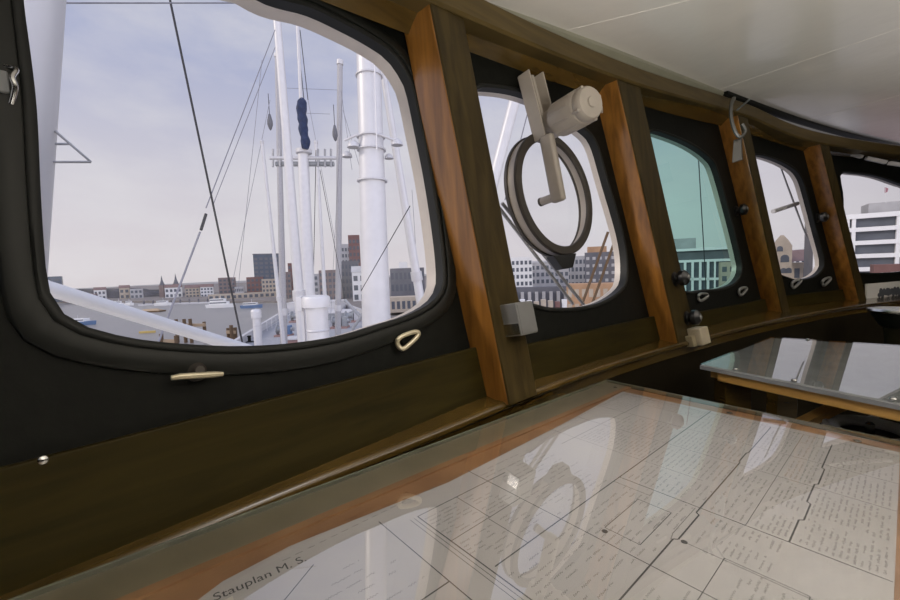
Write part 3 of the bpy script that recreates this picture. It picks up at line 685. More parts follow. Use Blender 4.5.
# hook and rod at the third post top
hk = at(733, 118, 2.6)
t = thing('hanging_hook', 'grey metal strap hook hanging from the ceiling edge over the third post', 'hook', hk)
pts = [at(734, 98, 2.62), at(731, 106, 2.6), at(731.5, 120, 2.6), at(736, 133, 2.6), at(741, 137, 2.6), at(745, 131, 2.6), at(742, 124, 2.6)]
sp = spline(pts, 6); m = MB()
m.path(sp, [.011]*len(sp), 8); m.build('strap', 'hookgrey', t, smooth=True)
MB().path([at(750, 99, 2.45), at(737, 110, 2.58)], .005, 8).build('pin', 'alu', t, smooth=True)
MB().hexa([at(733.5, 140, 2.62), at(741, 138, 2.62), at(742, 160, 2.6), at(732, 163, 2.6)], [at(734.5, 140, 2.7), at(742, 138, 2.7), at(743, 160, 2.7), at(733, 163, 2.7)]).build('plate', 'hookgrey', t, bevel=.003)
# lit louvre over the fifth window
bm_n = PN[4].n
lv = thing('louvre_vent', 'slotted metal louvre set in the beam over the farthest window', 'vent', at(868, 158, 3.75))
for (xa, ya, xb, yb) in ((842, 151, 862, 157), (866, 158, 886, 162.5), (889, 163, 915, 167)):
    a_, b_ = at(xa, ya, 3.86 - (xa-842)*.004), at(xb, yb, 3.86 - (xb-842)*.004); dd = (b_-a_).normalized(); s3 = dd.cross(bm_n).normalized()
    MB().frame_box((a_+b_)/2, dd, s3, bm_n, (b_-a_).length/2, .022, .01).build('slat', 'offwhite', lv, bevel=.002)

# ================================================================== OUTSIDE THE WINDOWS (ship)
def tube(name, label, cat, pts, r, mat, group=None, seg=16, parent=None):
    m = MB(); m.path(pts, r, seg); o = m.build(name, mat, parent, smooth=True)
    if parent is None: tag(o, label, cat, group)
    return o
def down(a, b, z):   # extend line a->b to height z
    d = b - a; return a + d*((z - a.z)/d.z)
DZ = -7.0
# near structure on the left
Yn = 2.1
t = thing('signal_post', 'thick white post outside the left edge of the nearest window', 'post', down(at(45, 0, Yn), at(40, 290, Yn), -1.5))
a_, b_ = at(42, 0, Yn), at(27, 290, Yn)
MB().path([a_ + (a_-b_)*.3, a_, b_, down(a_, b_, -1.5)], [.087, .085, .072, .06], 24).build('tube', 'white', t, smooth=True)
tube('handrail_boom', 'fat white tube running diagonally outside the bottom of the nearest window', 'boom', [at(30, 281, 2.35), at(47, 288, 2.4), at(245, 349, 3.3), at(330, 374, 3.8)], .044, 'brightwhite')
br = thing('wing_bracket', 'thin grey triangular bracket on the thick white post', 'bracket', at(57, 150, 2.1))
for a_, b_ in (((55, 131), (91, 162)), ((50, 162), (91, 162)), ((52, 144), (71, 144))): MB().path([at(*a_, 2.12), at(*b_, 2.2)], .006, 8).build('bar', 'steel', br, smooth=True)
# stays
tube('wire_stay', 'black wire rope crossing the nearest window from top to bottom', 'rope', [at(163, -30, 5), at(170, 0, 5), at(210, 190, 5.4), at(246, 360, 5.8), down(at(210, 190, 5.4), at(246, 360, 5.8), -4)], .0125, 'rope')
st = thing('mast_stay', 'grey stay with turnbuckle slanting left across the nearest window', 'rope', at(165, 325, 14))
MB().path([at(275, 30, 22), at(206, 208, 15)], .02, 8).build('wire', 'wire', st, smooth=True)
MB().path([at(206, 214, 15), at(201, 230, 14.7)], .05, 8).build('turnbuckle', 'rope', st, smooth=True)
MB().path([at(200, 232, 14.7), at(160, 338, 13), down(at(200, 232, 14.7), at(160, 338, 13), -5.0)], .034, 8).build('rod', 'wire', st, smooth=True)
def wire(a, b, Ya, Yb, label, r=.02, mat='wire'):
    return tube('rigging_wire', label, 'rope', [at(*a, Ya), at(*b, Yb)], r, mat, None, 8)
wire((276, 45), (213, 205), 30, 24, 'thin wire right beside the slanting grey stay', .022)
wire((262, 60), (238, 290), 40, 40, 'thin wire falling left of the white derrick boom', .022)
wire((270, 100), (232, 285), 40, 38, 'second thin wire falling left of the white derrick boom', .022)
wire((20, 3), (300, 3), 4, 6, 'grey wire stretched level along the top of the nearest window', .008, 'wire')
wire((410, 206), (361, 291), 9, 11, 'dark wire slanting across the main white mast', .010, 'rope')
wire((297, 30), (304, 100), 38, 38, 'twin halyard above the blue canvas roll, nearer the boom', .035, 'rope')
wire((300, 30), (308, 100), 38, 38, 'twin halyard above the blue canvas roll, away from the boom', .035, 'rope')
wire((308, 100), (335, 240), 40, 40, 'thin wire running down right of the blue canvas roll', .02)
wire((341, 90), (352, 170), 40, 40, 'thin wire from the slim mast top towards the main mast', .02)
wire((285, 88), (338, 90), 38, 40, 'level wire between the two slim masts, upper one', .018)
wire((300, 113), (330, 114), 38, 40, 'level wire between the two slim masts, lower one', .018)
wire((342, 100), (330, 330), 40, 45, 'thin wire falling left of the slim mast foot', .02)
wire((343, 110), (384, 250), 40, 42, 'thin wire falling behind the main mast', .02)
wire((316, 150), (313, 300), 36, 40, 'dark halyard hanging beside the blue canvas mast', .03, 'rope')
wire((320, 170), (345, 300), 36, 40, 'dark halyard slanting right of the blue canvas mast', .025, 'rope')
wire((412, 190), (417, 268), 22, 22, 'thin wire behind the leaning right leg of the mast', .012)
# main mast
Ym = 17.5
a_, b_ = at(367.5, 20, Ym), at(376.5, 322, Ym); foot = down(a_, b_, DZ)
mast = thing('main_mast', 'thick white ship mast standing in the right half of the nearest window', 'mast', foot)
top_ = a_ + (a_-b_)*.6
rr = [.46, .52, .58, .60, .60]; ks = [0, .45, .62, .8, 1]
MB().path([top_.lerp(foot, k) for k in ks], [.46, .50, .56, .62, .62], 32).build('tube', 'white', mast, smooth=True)
ax = (a_-b_).normalized()
def on_m(y): return at(367.5 + 9*(y-20)/302, y, Ym)
for y_, r_ in ((76, .52), (137, .56), (181, .60), (150, .57)):
    c_ = on_m(y_); MB().lathe(c_, ax, [(r_-.03, -.03), (r_+.03, -.03), (r_+.03, .03), (r_-.03, .03)], 32).build('band', 'offwhite', mast, smooth=True)
for sx in (-1, 1):
    MB().path([on_m(137) + CR*(.2*sx) - CD*.4, on_m(140) + CR*(.55*sx) - CD*.45, on_m(144) + CR*(1.0*sx) - CD*.4], .05, 10).build('lamp_arm', 'offwhite', mast, smooth=True)
MB().path([at(374, 40, Ym-.6), at(377, 150, Ym-.7)], .03, 8).build('cable_pipe', 'white', mast, smooth=True)
def flood(x, y, r, Y, label):
    c_ = at(x, y, Y); t = thing('floodlight', label, 'floodlight', c_, 'floodlights on the main mast')
    sh_ = MB().lathe(c_ - up*r*.4, up, [(r*1.05, 0), (r, r*.15), (r*.9, r*.6), (r*.5, r*1.0), (r*.25, r*1.15), (0, r*1.2)], 24).build('shade', 'offwhite', t, smooth=True)
    MB().lathe(c_ - up*r*.42, up, [(0, 0), (r*.9, 0), (r*.9, .02), (0, .02)], 24).build('lens', 'bgrey', sh_, smooth=True)
flood(353.5, 145, .25, Ym-.35, 'floodlight on the left side of the main mast, upper one')
flood(347, 155, .21, Ym+.2, 'floodlight on the left side of the main mast, lower one')
flood(397, 143, .23, Ym-.35, 'floodlight on the right side of the main mast, higher one')
flood(389, 157, .18, Ym+.1, 'floodlight on the right side of the main mast, lower one')
# leaning legs and derrick booms
def spar(name, a, b, Ya, Yb, wa, wb, label, mat='white', cat='spar'):
    A, B = at(*a, Ya), at(*b, Yb); f_ = down(A, B, DZ) if B.z > DZ else B
    t = thing(name, label, cat, f_); ra, rb = wa/2*Ya/F, wb/2*Yb/F
    MB().path([A, B, f_], [ra, rb, rb], 20).build('tube', mat, t, smooth=True)
    MB().lathe(A, (A-B).normalized(), [(ra*1.25, -ra), (ra*1.25, ra*.6), (ra*.5, ra*1.2), (0, ra*1.25)], 20).build('end_cap', 'offwhite', t, smooth=True)
    MB().lathe(B.lerp(A, .12), (A-B).normalized(), [(rb, -rb), (rb*1.25, -rb), (rb*1.25, rb), (rb, rb)], 20).build('collar', 'offwhite', t, smooth=True)
    return t
spar('bipod_spar', (381, 60), (421, 303), 20, 21, 6, 9, 'white mast leg leaning down to the right of the main mast')
spar('derrick_boom', (276, 6), (302, 330), 27, 29, 7, 10, 'tall white derrick boom leaning in front of the slim grey mast')
spar('slim_mast', (277, 55), (284, 345), 44, 44, 4, 7, 'slim grey-white mast just left of the tall derrick boom', 'mastgrey', 'mast')
spar('slim_mast', (340, 62), (338, 340), 46, 46, 5, 6, 'slim grey-white mast between the blue canvas and the main mast', 'mastgrey', 'mast')
spar('light_boom', (262, 142), (281, 318), 38, 40, 3, 4, 'thin white boom leaning at the far left of the mast group')
spar('light_boom', (316, 142), (327, 335), 40, 41, 3, 4, 'thin white boom between the blue canvas mast and the slim mast')
A, B = at(303, 150, 34), at(309, 300, 34); f_ = down(A, B, DZ)
t = thing('foremast', 'white mast with crosstree platform below a furled blue canvas', 'mast', f_)
MB().path([A, f_], [.42, .56], 24).build('lower_mast', 'white', t, smooth=True)
MB().path([at(297, 10, 34), at(303, 150, 34)], .13, 14).build('topmast', 'offwhite', t, smooth=True)
MB().path([at(270, 158, 34), at(336, 158, 34)], .14, 10).build('crosstree', 'offwhite', t, smooth=True)
MB().path([at(276, 164, 34.3), at(334, 164, 34.3)], .2, 10).build('crosstree', 'greypaint', t, smooth=True)
MB().lathe(at(304, 154, 34), up, [(.55, 0), (.62, .05), (.62, .35), (.5, .4)], 24).build('cap_platform', 'offwhite', t, smooth=True)
for x_ in (273, 280, 318, 325, 331):
    MB().path([at(x_, 149, 34), at(x_, 167, 34)], .09, 8).build('block', 'steel', t, smooth=True)
MB().path([at(299, 14, 34), at(304, 12, 34)], .25, 12).build('masthead_fitting', 'offwhite', t, smooth=True)
m = MB(); pts = [at(302, 98, 33.4), at(302, 104, 33.4), at(301.5, 112, 33.4), at(303, 122, 33.4), at(303.5, 132, 33.4), at(305.5, 141, 33.4), at(305, 149, 33.4)]
m.path(spline(pts, 4), [.12, .2, .3, .36, .36, .38, .40, .40, .37, .34, .37, .4, .36, .32, .36, .38, .34, .32, .30, .34, .38, .36, .32, .28, .22], 14)
tag(m.build('furled_canvas', 'navy', smooth=True), 'dark blue furled canvas roll tied to the upper foremast', 'canvas')
for (x_, y_, lb) in ((270, 122, 'small dark block hanging left of the derrick boom'), (335, 133, 'small dark block hanging left of the slim mast')):
    c_ = at(x_, y_, 40); t = thing('rigging_block', lb, 'pulley block', c_)
    MB().lathe(c_ - up*.8, up, [(0, 0), (.12, .15), (.25, .55), (.24, .9), (.1, 1.5), (0, 1.6)], 14).build('cheek', 'bdark', t, smooth=True)
    MB().path([c_ + up*.7, c_ + up*2.6], .03, 6).build('hanger', 'rope', t)
# ventilators
def vent(x, y, w, Y, label, hcap, body):
    c_ = at(x, y, Y); r = w/2*Y/F; b = V((c_.x, c_.y, DZ)); t = thing('mushroom_ventilator', label, 'ventilator', b)
    MB().lathe(b, up, [(r*.86, 0), (r*.86, c_.z - DZ)], 32).build('trunk', 'white', t, smooth=True)
    MB().lathe(V((c_.x, c_.y, c_.z)), up, [(r*.84, -.02), (r*1.08, 0), (r*1.1, hcap*.75), (r*1.02, hcap*.92), (r*.8, hcap), (0, hcap*1.08)], 32).build('cap', 'white', t, smooth=True)
    MB().lathe(V((c_.x, c_.y, c_.z - body)), up, [(r*.88, -.04), (r*.92, 0), (r*.88, .04)], 32).build('band', 'offwhite', t, smooth=True)
    return t
vent(316.5, 307, 25, 15, 'large white mushroom ventilator in front of the foremast', .42, .85)
vent(256.5, 318, 9, 42, 'small white mushroom ventilator near the port deck edge', .9, .8)
t_ = at(303, 307, 15.3); tt = thing('vent_box', 'small white locker attached beside the large ventilator', 'locker', V((t_.x, t_.y, DZ)))
t_ = t_ + V((-.06, .1, 0)); MB().box(t_.x-.16, t_.x+.06, t_.y-.2, t_.y+.2, t_.z-.15, t_.z+.4).build('body', 'white', tt, bevel=.02)
MB().box(t_.x-.05, t_.x+.05, t_.y-.05, t_.y+.05, DZ, t_.z-.15).build('stand', 'white', tt)
# foredeck
dk = [onz(x, y, DZ) for x, y in [(150, 411), (200, 374), (240, 345), (285, 314), (305, 304), (330, 304), (352, 310), (400, 330), (470, 372)]]
dk = [V((-9, 4, DZ))] + dk + [V((7, 6, DZ))]
struct(MB().prism(dk, V((0, 0, -11.0))).build('deck_fore', 'deck'))
bw = MB(); bw.sweep([q + V((0, 0, .0)) for q in dk[1:-1]], [(0, 0), (.25, 0), (.25, 1.0), (.35, 1.05), (-.1, 1.05), (0, 1.0)])
struct(bw.build('trim_bulwark', 'offwhite'))
rails = thing('deck_railing', 'white pipe railing along the foredeck in front of the masts', 'railing', onz(290, 335, DZ))
ra, rb = onz(256, 338, DZ), onz(290, 317, DZ)
for h_ in (.5, 1.0, 1.5): MB().path([ra + up*h_, rb + up*h_], .04, 6).build('rail', 'white', rails)
for k_ in range(9):
    q = ra.lerp(rb, k_/8); MB().path([q, q + up*1.5], .05, 6).build('stanchion', 'white', rails)
def winch(x, y, s, label, mat='bluehull'):
    q = onz(x, y, DZ); t = thing('cargo_winch', label, 'winch', q, None)
    MB().box(q.x-1.1*s, q.x+1.1*s, q.y-.8*s, q.y+.8*s, DZ, DZ+.25*s).build('bed', 'reddeck', t)
    MB().lathe(q + V((-.9*s, 0, .95*s)), V((1, 0, 0)), [(.0, 0), (.7*s, 0), (.7*s, .1*s), (.4*s, .12*s), (.4*s, 1.1*s), (.7*s, 1.12*s), (.7*s, 1.22*s), (0, 1.22*s)], 24).build('drum', 'greypaint', t, smooth=True)
    MB().box(q.x+.4*s, q.x+1.05*s, q.y-.5*s, q.y+.5*s, DZ+.25*s, DZ+1.5*s).build('motor_housing', mat, t, bevel=.05)
    MB().lathe(q + V((1.05*s, 0, .95*s)), V((1, 0, 0)), [(.3*s, 0), (.22*s, .2*s), (.3*s, .4*s), (0, .4*s)], 20).build('warping_head', 'steel', t, smooth=True)
winch(284, 336, 1.0, 'cargo winch with blue motor left of the large ventilator')
winch(298, 322, 1.2, 'cargo winch on the foredeck beyond the large ventilator', 'greypaint')
winch(340, 328, 1.2, 'cargo winch at the foot of the slim mast beside the main mast', 'greypaint')
winch(352, 322, 1.2, 'cargo winch just left of the main mast foot', 'offwhite')
for (x0, y0, w_, d_, h_, lb, mt) in ((300, 342, 3.4, 2.5, .5, 'red oxide hatch coaming low in front of the large ventilator', 'reddeck'), (332, 318, 8, 7, 1.2, 'grey hatch cover ahead of the masts on the foredeck', 'greypaint'), (318, 311, 12, 6, 2.2, 'white deckhouse on the forecastle ahead of the masts', 'offwhite')):
    q = onz(x0, y0, DZ); t = thing('deck_hatch', lb, 'hatch', q)
    MB().box(q.x-w_/2, q.x+w_/2, q.y-d_/2, q.y+d_/2, DZ, DZ+h_).build('coaming', mt, t)
    MB().box(q.x-w_/2-.1, q.x+w_/2+.1, q.y-d_/2-.1, q.y+d_/2+.1, DZ+h_, DZ+h_+.15).build('lid', 'offwhite', t)
def bollard(x, y, label):
    q = onz(x, y, DZ); t = thing('mooring_bollard', label, 'bollard', q)
    MB().box(q.x-.8, q.x+.8, q.y-.3, q.y+.3, DZ, DZ+.1).build('base', 'black', t)
    for sx in (-.45, .45): MB().lathe(q + V((sx, 0, .1)), up, [(.2, 0), (.2, .6), (.27, .65), (.27, .75), (0, .78)], 16).build('bitt', 'black', t, smooth=True)
bollard(253, 342, 'black twin bollard at the port edge of the foredeck')
bollard(310, 329, 'black twin bollard right behind the large ventilator')
# pipes leaning around mast foot
for k_, (x0, y0, x1, y1, lb) in enumerate(((352, 330, 372, 300, 'grey strut rising toward the main mast from the left'), (345, 300, 365, 322, 'grey strut crossing before the main mast foot'))):
    tube('deck_strut', lb, 'strut', [at(x0, y0, 30 + 1.5*k_), at(x1, y1, 30 + 1.5*k_)], .12, 'steel', None, 8)

# outside windows 2-5
p = PN[1]
for (a, b, lb) in (((497, 205), (573, 304), 'grey wiper arm outside the second window, left of the pair'), ((502, 203), (584, 305), 'grey wiper arm outside the second window, right of the pair')):
    tube('wiper_arm', lb, 'wiper arm', [p.px(*a, -.16), p.px(*b, -.16)], .008, 'steel', None, 8)
spar('derrick_boom', (520, 80), (478, 240), 14, 14, 11, 11, 'white boom leaning left outside the second window')
for (a, b, lb) in (((608, 232), (580, 310), 'brown rope slanting at the right of the second window, left one'), ((614, 243), (590, 310), 'brown rope slanting at the right of the second window, right one'), ((531, 100), (505, 200), 'thin wire beside the white boom outside the second window')):
    wire(a, b, 9, 9, lb, .03 if a[0] > 600 else .012, 'pile' if a[0] > 600 else 'wire')
wire((698, 150), (708, 320), 8, 8, 'dark vertical wire seen through the teal tinted window', .009, 'rope')
p = PN[3]
t = thing('window_wiper', 'window wiper with white blade outside the fourth window', 'wiper', p.px(790, 200, -.14))
MB().path([p.px(781, 168, -.15), p.px(795, 206, -.17), p.px(807, 238, -.15)], [.006, .008, .006], 8).build('arm', 'steel', t, smooth=True)
MB().path([p.px(773, 211.5, -.16), p.px(797.5, 203.5, -.16)], .018, 8).build('blade', 'white', t, smooth=True)

# ================================================================== HARBOUR AND CITY
WZ = CZ - 20.0
m = MB(); m.add([V((-1500, 2, WZ)), V((1500, 2, WZ)), V((1500, 2600, WZ)), V((-1500, 2600, WZ))], [(0, 1, 2, 3)])
w = m.build('river_water', 'water'); w['kind'] = 'structure'
# land: far bank on the left, quay on the right
def gz(x, y, z): return onz(x, y, z)
fb = [gz(-60, 304.5, WZ), gz(60, 302.5, WZ), gz(200, 303, WZ), gz(285, 303, WZ), gz(300, 308, WZ), gz(392, 313, WZ), gz(440, 312, WZ), gz(520, 318, WZ), gz(1000, 352, WZ), V((900, 260, WZ)), V((1200, 1500, WZ)), V((-1200, 1500, WZ)), V((-700, 500, WZ))]
struct(MB().prism(fb, V((0, 0, 1.8))).build('ground_bank', 'quay'))
LZ = WZ + 1.8
def facing(c): return math.atan2(-c.x, c.y)
def bld(x0, x1, ytop, Y, mat, label, rows=0, cols=0, name='building', depth=None, parapet=None, roof=None, turn=0, cat='building', pane='pane', wh=.55, ww=.6, group=None):
    a, b = at(x0, ytop, Y), at(x1, ytop, Y); zt = (a.z + b.z)/2; zb = LZ - .5
    c = (a+b)/2; c.z = zb; w_ = (V((b.x, b.y, 0)) - V((a.x, a.y, 0))).length; d_ = depth or max(w_*.6, 8)
    th = facing(c)*.85 + turn; ex = V((math.cos(th), math.sin(th), 0)); ey = V((-math.sin(th), math.cos(th), 0))
    t = thing(name, label, cat, c, group); H_ = zt - zb
    wl = MB().frame_box(c + ey*d_/2 + up*H_/2, ex, ey, up, w_/2, d_/2, H_/2).build('wall', mat, t)
    if parapet: MB().frame_box(c + ey*d_/2 + up*(H_ + .4), ex, ey, up, w_/2 + .3, d_/2 + .3, .5).build('parapet', parapet, t)
    if roof:
        rh = roof[1]; pts = [c + up*H_ - ex*(w_/2+.4), c + up*H_ + ex*(w_/2+.4)]
        MB().prism([pts[0], pts[1], pts[1] + ey*d_/2 + up*rh, pts[0] + ey*d_/2 + up*rh], ey*.01).build('roof', roof[0], t) if False else \
        MB().add([pts[0]-ey*.4, pts[1]-ey*.4, pts[1]+ey*(d_+.4), pts[0]+ey*(d_+.4), pts[0]+ey*d_/2+up*rh, pts[1]+ey*d_/2+up*rh], [(0,1,5,4), (3,4,5,2), (0,4,3), (1,2,5), (0,3,2,1)]).build('roof', roof[0], t)
    vis = H_ - max(0, H_*.0)
    if rows and cols:
        top_m = H_*.05; fh = min((H_ - top_m)/rows, H_)
        me = None
        for r_ in range(rows):
            for k_ in range(cols):
                cx = -w_/2 + w_*(k_+.5)/cols; cz = H_ - top_m - fh*(r_+.5)
                q = c + ex*cx + up*cz - ey*.02
                if me is None:
                    ob = MB().frame_box(q, ex, ey, up, w_/cols*ww/2, .06, fh*wh/2).build('window', pane, wl); me = (ob, q)
                else:
                    ob = me[0].copy(); COL.objects.link(ob); ob.parent = wl; ob.location = me[0].location + (q - me[1])
    return t, c, ex, ey, w_, d_, H_
# left skyline
hill = MB(); n = 60; xs = [-120 + 380*k/n for k in range(n+1)]
fr, bk = [], []
for k, x_ in enumerate(xs):
    y_ = 292 - 1.8*math.sin(k*.21+1) - 1.0*math.sin(k*1.3) - random.uniform(0, 1.2); y_ += (0 if x_ < 150 else 1.5)
    fr.append(at(x_, y_, 470)); bk.append(at(x_, 305, 455))
vs_ = fr + bk + [q + V((0, 60, -2)) for q in fr]
hill.add(vs_, [(k, k+1, n+2+k, n+1+k) for k in range(n)] + [(k, 2*n+2+k, 2*n+3+k, k+1) for k in range(n)])
struct(hill.build('hill_far', 'tree', smooth=False))
bld(46, 59, 276.5, 430, 'bglass', 'blue-grey tower at the far left on the opposite bank', 6, 2)
bld(95, 104, 290, 440, 'bwhite', 'small white house left of centre on the wooded far bank', 2, 3, roof=('roofbrown', 3))
bld(120, 128, 288, 440, 'bcream', 'small cream house on the wooded far bank', 2, 2, roof=('roofbrown', 3))
bld(131, 141, 289, 440, 'bgrey', 'small grey house on the wooded far bank', 2, 3)
bld(166, 180, 287.5, 425, 'bwhite', 'white waterfront house right of the church spire', 2, 4, roof=('roofbrown', 3))
bld(186, 198, 288, 425, 'bcream', 'cream waterfront block, left one of a pair', 3, 4, roof=('roofbrown', 3))
bld(201, 212, 287, 425, 'bwhite', 'white waterfront block, right one of a pair', 3, 4, roof=('roofbrown', 3))
bld(67, 92, 294.5, 415, 'umber', 'long low brown shed at the far left waterline', 1, 8)
for x_, y_, lb in ((163, 275, 'dark church spire on the far bank'), (177, 273, 'slimmer distant church spire right of the first spire')):
    q = at(x_, 296, 440); q.z = LZ; zt = at(x_, y_, 440).z; t = thing('church_tower', lb, 'church tower', q)
    MB().box(q.x-2.2, q.x+2.2, q.y-2.2, q.y+2.2, LZ, LZ+(zt-LZ)*.55).build('tower', 'umber', t)
    MB().lathe(V((q.x, q.y, LZ+(zt-LZ)*.55)), up, [(2.6, 0), (1.0, (zt-LZ)*.2), (0, (zt-LZ)*.45)], 8).build('spire', 'bdark', t)
bld(219, 234, 277.5, 400, 'umber', 'brown-grey high block left of the dark tower', 5, 4)
bld(247, 262, 277, 390, 'brick', 'red brick block at the left foot of the dark tower', 4, 4)
bld(254, 277.5, 254.5, 410, 'bglass', 'dark blue-grey glass office tower rising over the waterfront', 9, 5, parapet='bdark', pane='bdark')
bld(262, 275, 279, 380, 'bcream', 'cream block in front of the dark tower', 4, 4)
bld(235, 243, 287, 380, 'bgrey', 'grey low block behind the white excursion ship', 2, 5)
bld(213, 283, 293, 360, 'bcream', 'long low cream landing hall along the waterfront', 1, 14, depth=8)
bld(276, 290, 272, 330, 'umber', 'brown block seen between the slim mast and the derrick boom', 5, 4)
bld(288, 300, 263, 352, 'brick', 'red brick block behind the derrick boom and foremast', 6, 4)
bld(300, 322, 274, 320, 'bgrey', 'grey block behind the foremast', 4, 5)
bld(319, 340, 270, 285, 'umber', 'brown block behind the slim mast', 5, 5, depth=8)
bld(341, 350, 244, 356, 'bgrey', 'grey high-rise left of the dark red tower', 8, 3)
bld(348, 359, 235, 330, 'brick', 'tall dark red brick tower left of the main mast', 9, 3)
bld(341, 358, 261, 300, 'bdark', 'dark block below the red tower', 5, 5)
bld(352, 372, 272, 270, 'bwhite', 'white building tucked against the main mast', 3, 3, roof=('bgrey', 4))
bld(390, 424, 268, 230, 'bdark', 'dark warehouse right of the main mast', 3, 8)
bld(399, 407, 262, 268, 'bwhite', 'white roof cabin over the dark warehouse', 1, 2)
bld(380, 432, 297, 190, 'bcream', 'long pale quay shed below the dark warehouse', 1, 10, depth=10)
# through window 2
bld(511, 532, 257, 230, 'bwhite', 'white old house at the left of the second window', 6, 5, depth=8)
bld(531, 568, 262, 240, 'bgrey', 'grey office block in the middle of the second window', 5, 8, parapet='offwhite', depth=8)
bld(567, 590, 256, 256, 'bgrey', 'pale grey office block behind the clear-view disc clip', 5, 6, depth=8)
bld(586, 640, 251.5, 225, 'bdark', 'dark office block at the right of the second window', 6, 9, pane='bgrey', wh=.4, ww=.5, depth=10)
bld(588, 606, 246.5, 275, 'rooforange', 'orange roof storey on the dark office block', 1, 3)
bld(568, 650, 283.5, 150, 'rooforange', 'orange and cream pontoon building low in the second window', 2, 12, pane='bcream', depth=10)
via = bld(505, 575, 287, 178, 'bdark', 'dark elevated railway viaduct low in the second window', 0, 0, name='viaduct', depth=6, cat='viaduct')
t, c, ex, ey, w_, d_, H_ = via
for k_ in range(10):
    q = c - ex*w_/2 + ex*w_*(k_+.5)/10 - ey*.6; MB().frame_box(q + up*(H_*.4), ex, ey, up, .7, .5, H_*.4).build('pier', 'bgrey', t)
for k_ in range(7):
    x_ = 520 + 7*k_; tt, *_ = bld(x_, x_ + 5, 300 + (k_ % 3), 120, random.choice(['bwhite', 'bcream', 'greypaint', 'brick']), ['white', 'cream', 'grey', 'red', 'pale', 'small', 'end'][k_] + ' kiosk %s on the quay in the second window' % ['at the left end', 'next to the left end', 'left of middle', 'in the middle', 'right of middle', 'next to the right end', 'at the right end'][k_], 1, 1, name='quay_kiosk', cat='kiosk', depth=3)
# through window 3
bld(655, 693, 239, 240, 'bgrey', 'grey recessed upper storey at the left of the teal window', 1, 5, depth=14)
t, c, ex, ey, w_, d_, H_ = bld(650, 726, 249, 190, 'bdark', 'white-framed modern office block seen through the teal window', 0, 0, depth=18, turn=-.1)
for z_ in (.0, 5.2, 13.5):
    MB().frame_box(c + up*(H_ - z_ - .4) - ey*.4, ex, ey, up, w_/2 + .3, .5, .55).build('floor_slab', 'brightwhite', t)
MB().frame_box(c + up*(H_/2 - 3) + ex*(w_/2 - .4) - ey*.4, ex, ey, up, .5, .55, H_/2 - 3).build('column', 'brightwhite', t)
MB().frame_box(c + up*(H_/2 - 3) + ex*(w_/2 - 7) - ey*.4, ex, ey, up, .35, .55, H_/2 - 3).build('column', 'brightwhite', t)
for k_ in range(8):
    MB().frame_box(c + up*(H_/2 - 3) + ex*(w_/2 - 9.6 - 3*k_) - ey*.4, ex, ey, up, .5, .5, H_/2 - 3).build('column', 'brightwhite', t)
for k_ in range(8):
    for z_ in (9.4, 17):
        MB().frame_box(c + up*(H_ - z_) + ex*(w_/2 - 8.2 - 3*k_) - ey*.05, ex, ey, up, .9, .06, 3.2).build('window', 'pane', t)
bld(722, 735, 262, 150, 'bcream', 'cream balcony block at the right edge of the teal window', 5, 2)
# through window 4
t, c, ex, ey, w_, d_, H_ = bld(774, 790, 246, 170, 'bcream', 'sandstone gabled hall with arched windows in the fourth window', 0, 0, depth=5)
g0 = c + up*H_
MB().prism([g0 - ex*w_/2, g0 + ex*w_/2, g0 + ex*w_*.3 + up*2.4, g0 + ex*w_*.08 + up*4.4, g0 - ex*w_*.08 + up*4.4, g0 - ex*w_*.3 + up*2.4], ey*1.0).build('gable', 'bcream', t)
for (fx, fz, s_) in ((-.1, -1, 1.0), (.15, -5.0, 1.4), (.1, -10, 1.0), (-.3, -10, 1.0), (.35, -10, 1.0)):
    q = c + ex*w_*fx + up*(H_ + fz) - ey*.03
    MB().prism([q + ex*(s_*math.cos(a)) + up*(s_*math.sin(a)*1.0) for a in [math.pi*k/10 for k in range(11)]] + [q - ex*s_ - up*s_*1.2, q + ex*s_ - up*s_*1.2], ey*-.06).build('window', 'pane', t)
bld(791, 840, 262, 181, 'bcream', 'cream wing with brown tiled roof beside the gabled hall', 2, 7, roof=None, depth=12)
q0_ = at(790, 262, 174.5); q1_ = at(812, 260, 174.5); q2_2 = at(809, 249, 180); q3_ = at(789, 251, 180)
t = thing('tiled_roof', 'brown tiled roof slope right of the sandstone gable', 'roof', q0_)
MB().prism([q0_, q1_, q2_2, q3_], V((0, 6, 0))).build('slope', 'roofbrown', t)
bld(783, 808, 241, 215, 'bwhite', 'white flat-roofed block behind the brown tiled roof', 1, 6)
# through window 5
t, c, ex, ey, w_, d_, H_ = bld(836, 960, 213, 120, 'bdark', 'white banded office block filling the farthest window', 0, 0, depth=20, turn=.12)
MB().frame_box(c + up*(H_ - .2) - ey*.5, ex, ey, up, w_/2 + .4, .8, .7).build('floor_band', 'brightwhite', t)
for k_ in range(1, 7): MB().frame_box(c + up*(H_ - .2 - 3.95*k_) - ey*.5, ex, ey, up, w_/2 + .3, .7, .62).build('floor_band', 'brightwhite', t)
for fx in (-.5, -.30, -.262, .0, .04, .3, .34, .5): MB().frame_box(c + up*H_/2 + ex*w_*fx - ey*.5, ex, ey, up, .42, .65, H_/2).build('column', 'brightwhite', t)
for k_ in range(5):
    for f0, f1 in ((-.49, -.31), (-.255, -.005), (.045, .295)):
        MB().frame_box(c + up*(H_ - 2.1 - 3.95*k_) + ex*w_*(f0+f1)/2 - ey*.05, ex, ey, up, w_*(f1-f0)/2, .08, 1.25).build('window', 'pane', t)
MB().frame_box(c + up*(H_ + 1.7) + ex*w_*.12 + ey*6, ex, ey, up, w_*.28, 4, 1.9).build('roof_storey', 'bgrey', t)
fp = at(886, 203, 122)
t = thing('rooftop_flag', 'small dark red flag on the roof of the white banded block', 'flag', fp)
MB().path([fp, at(885, 186, 122)], .06, 6).build('pole', 'bwhite', t)
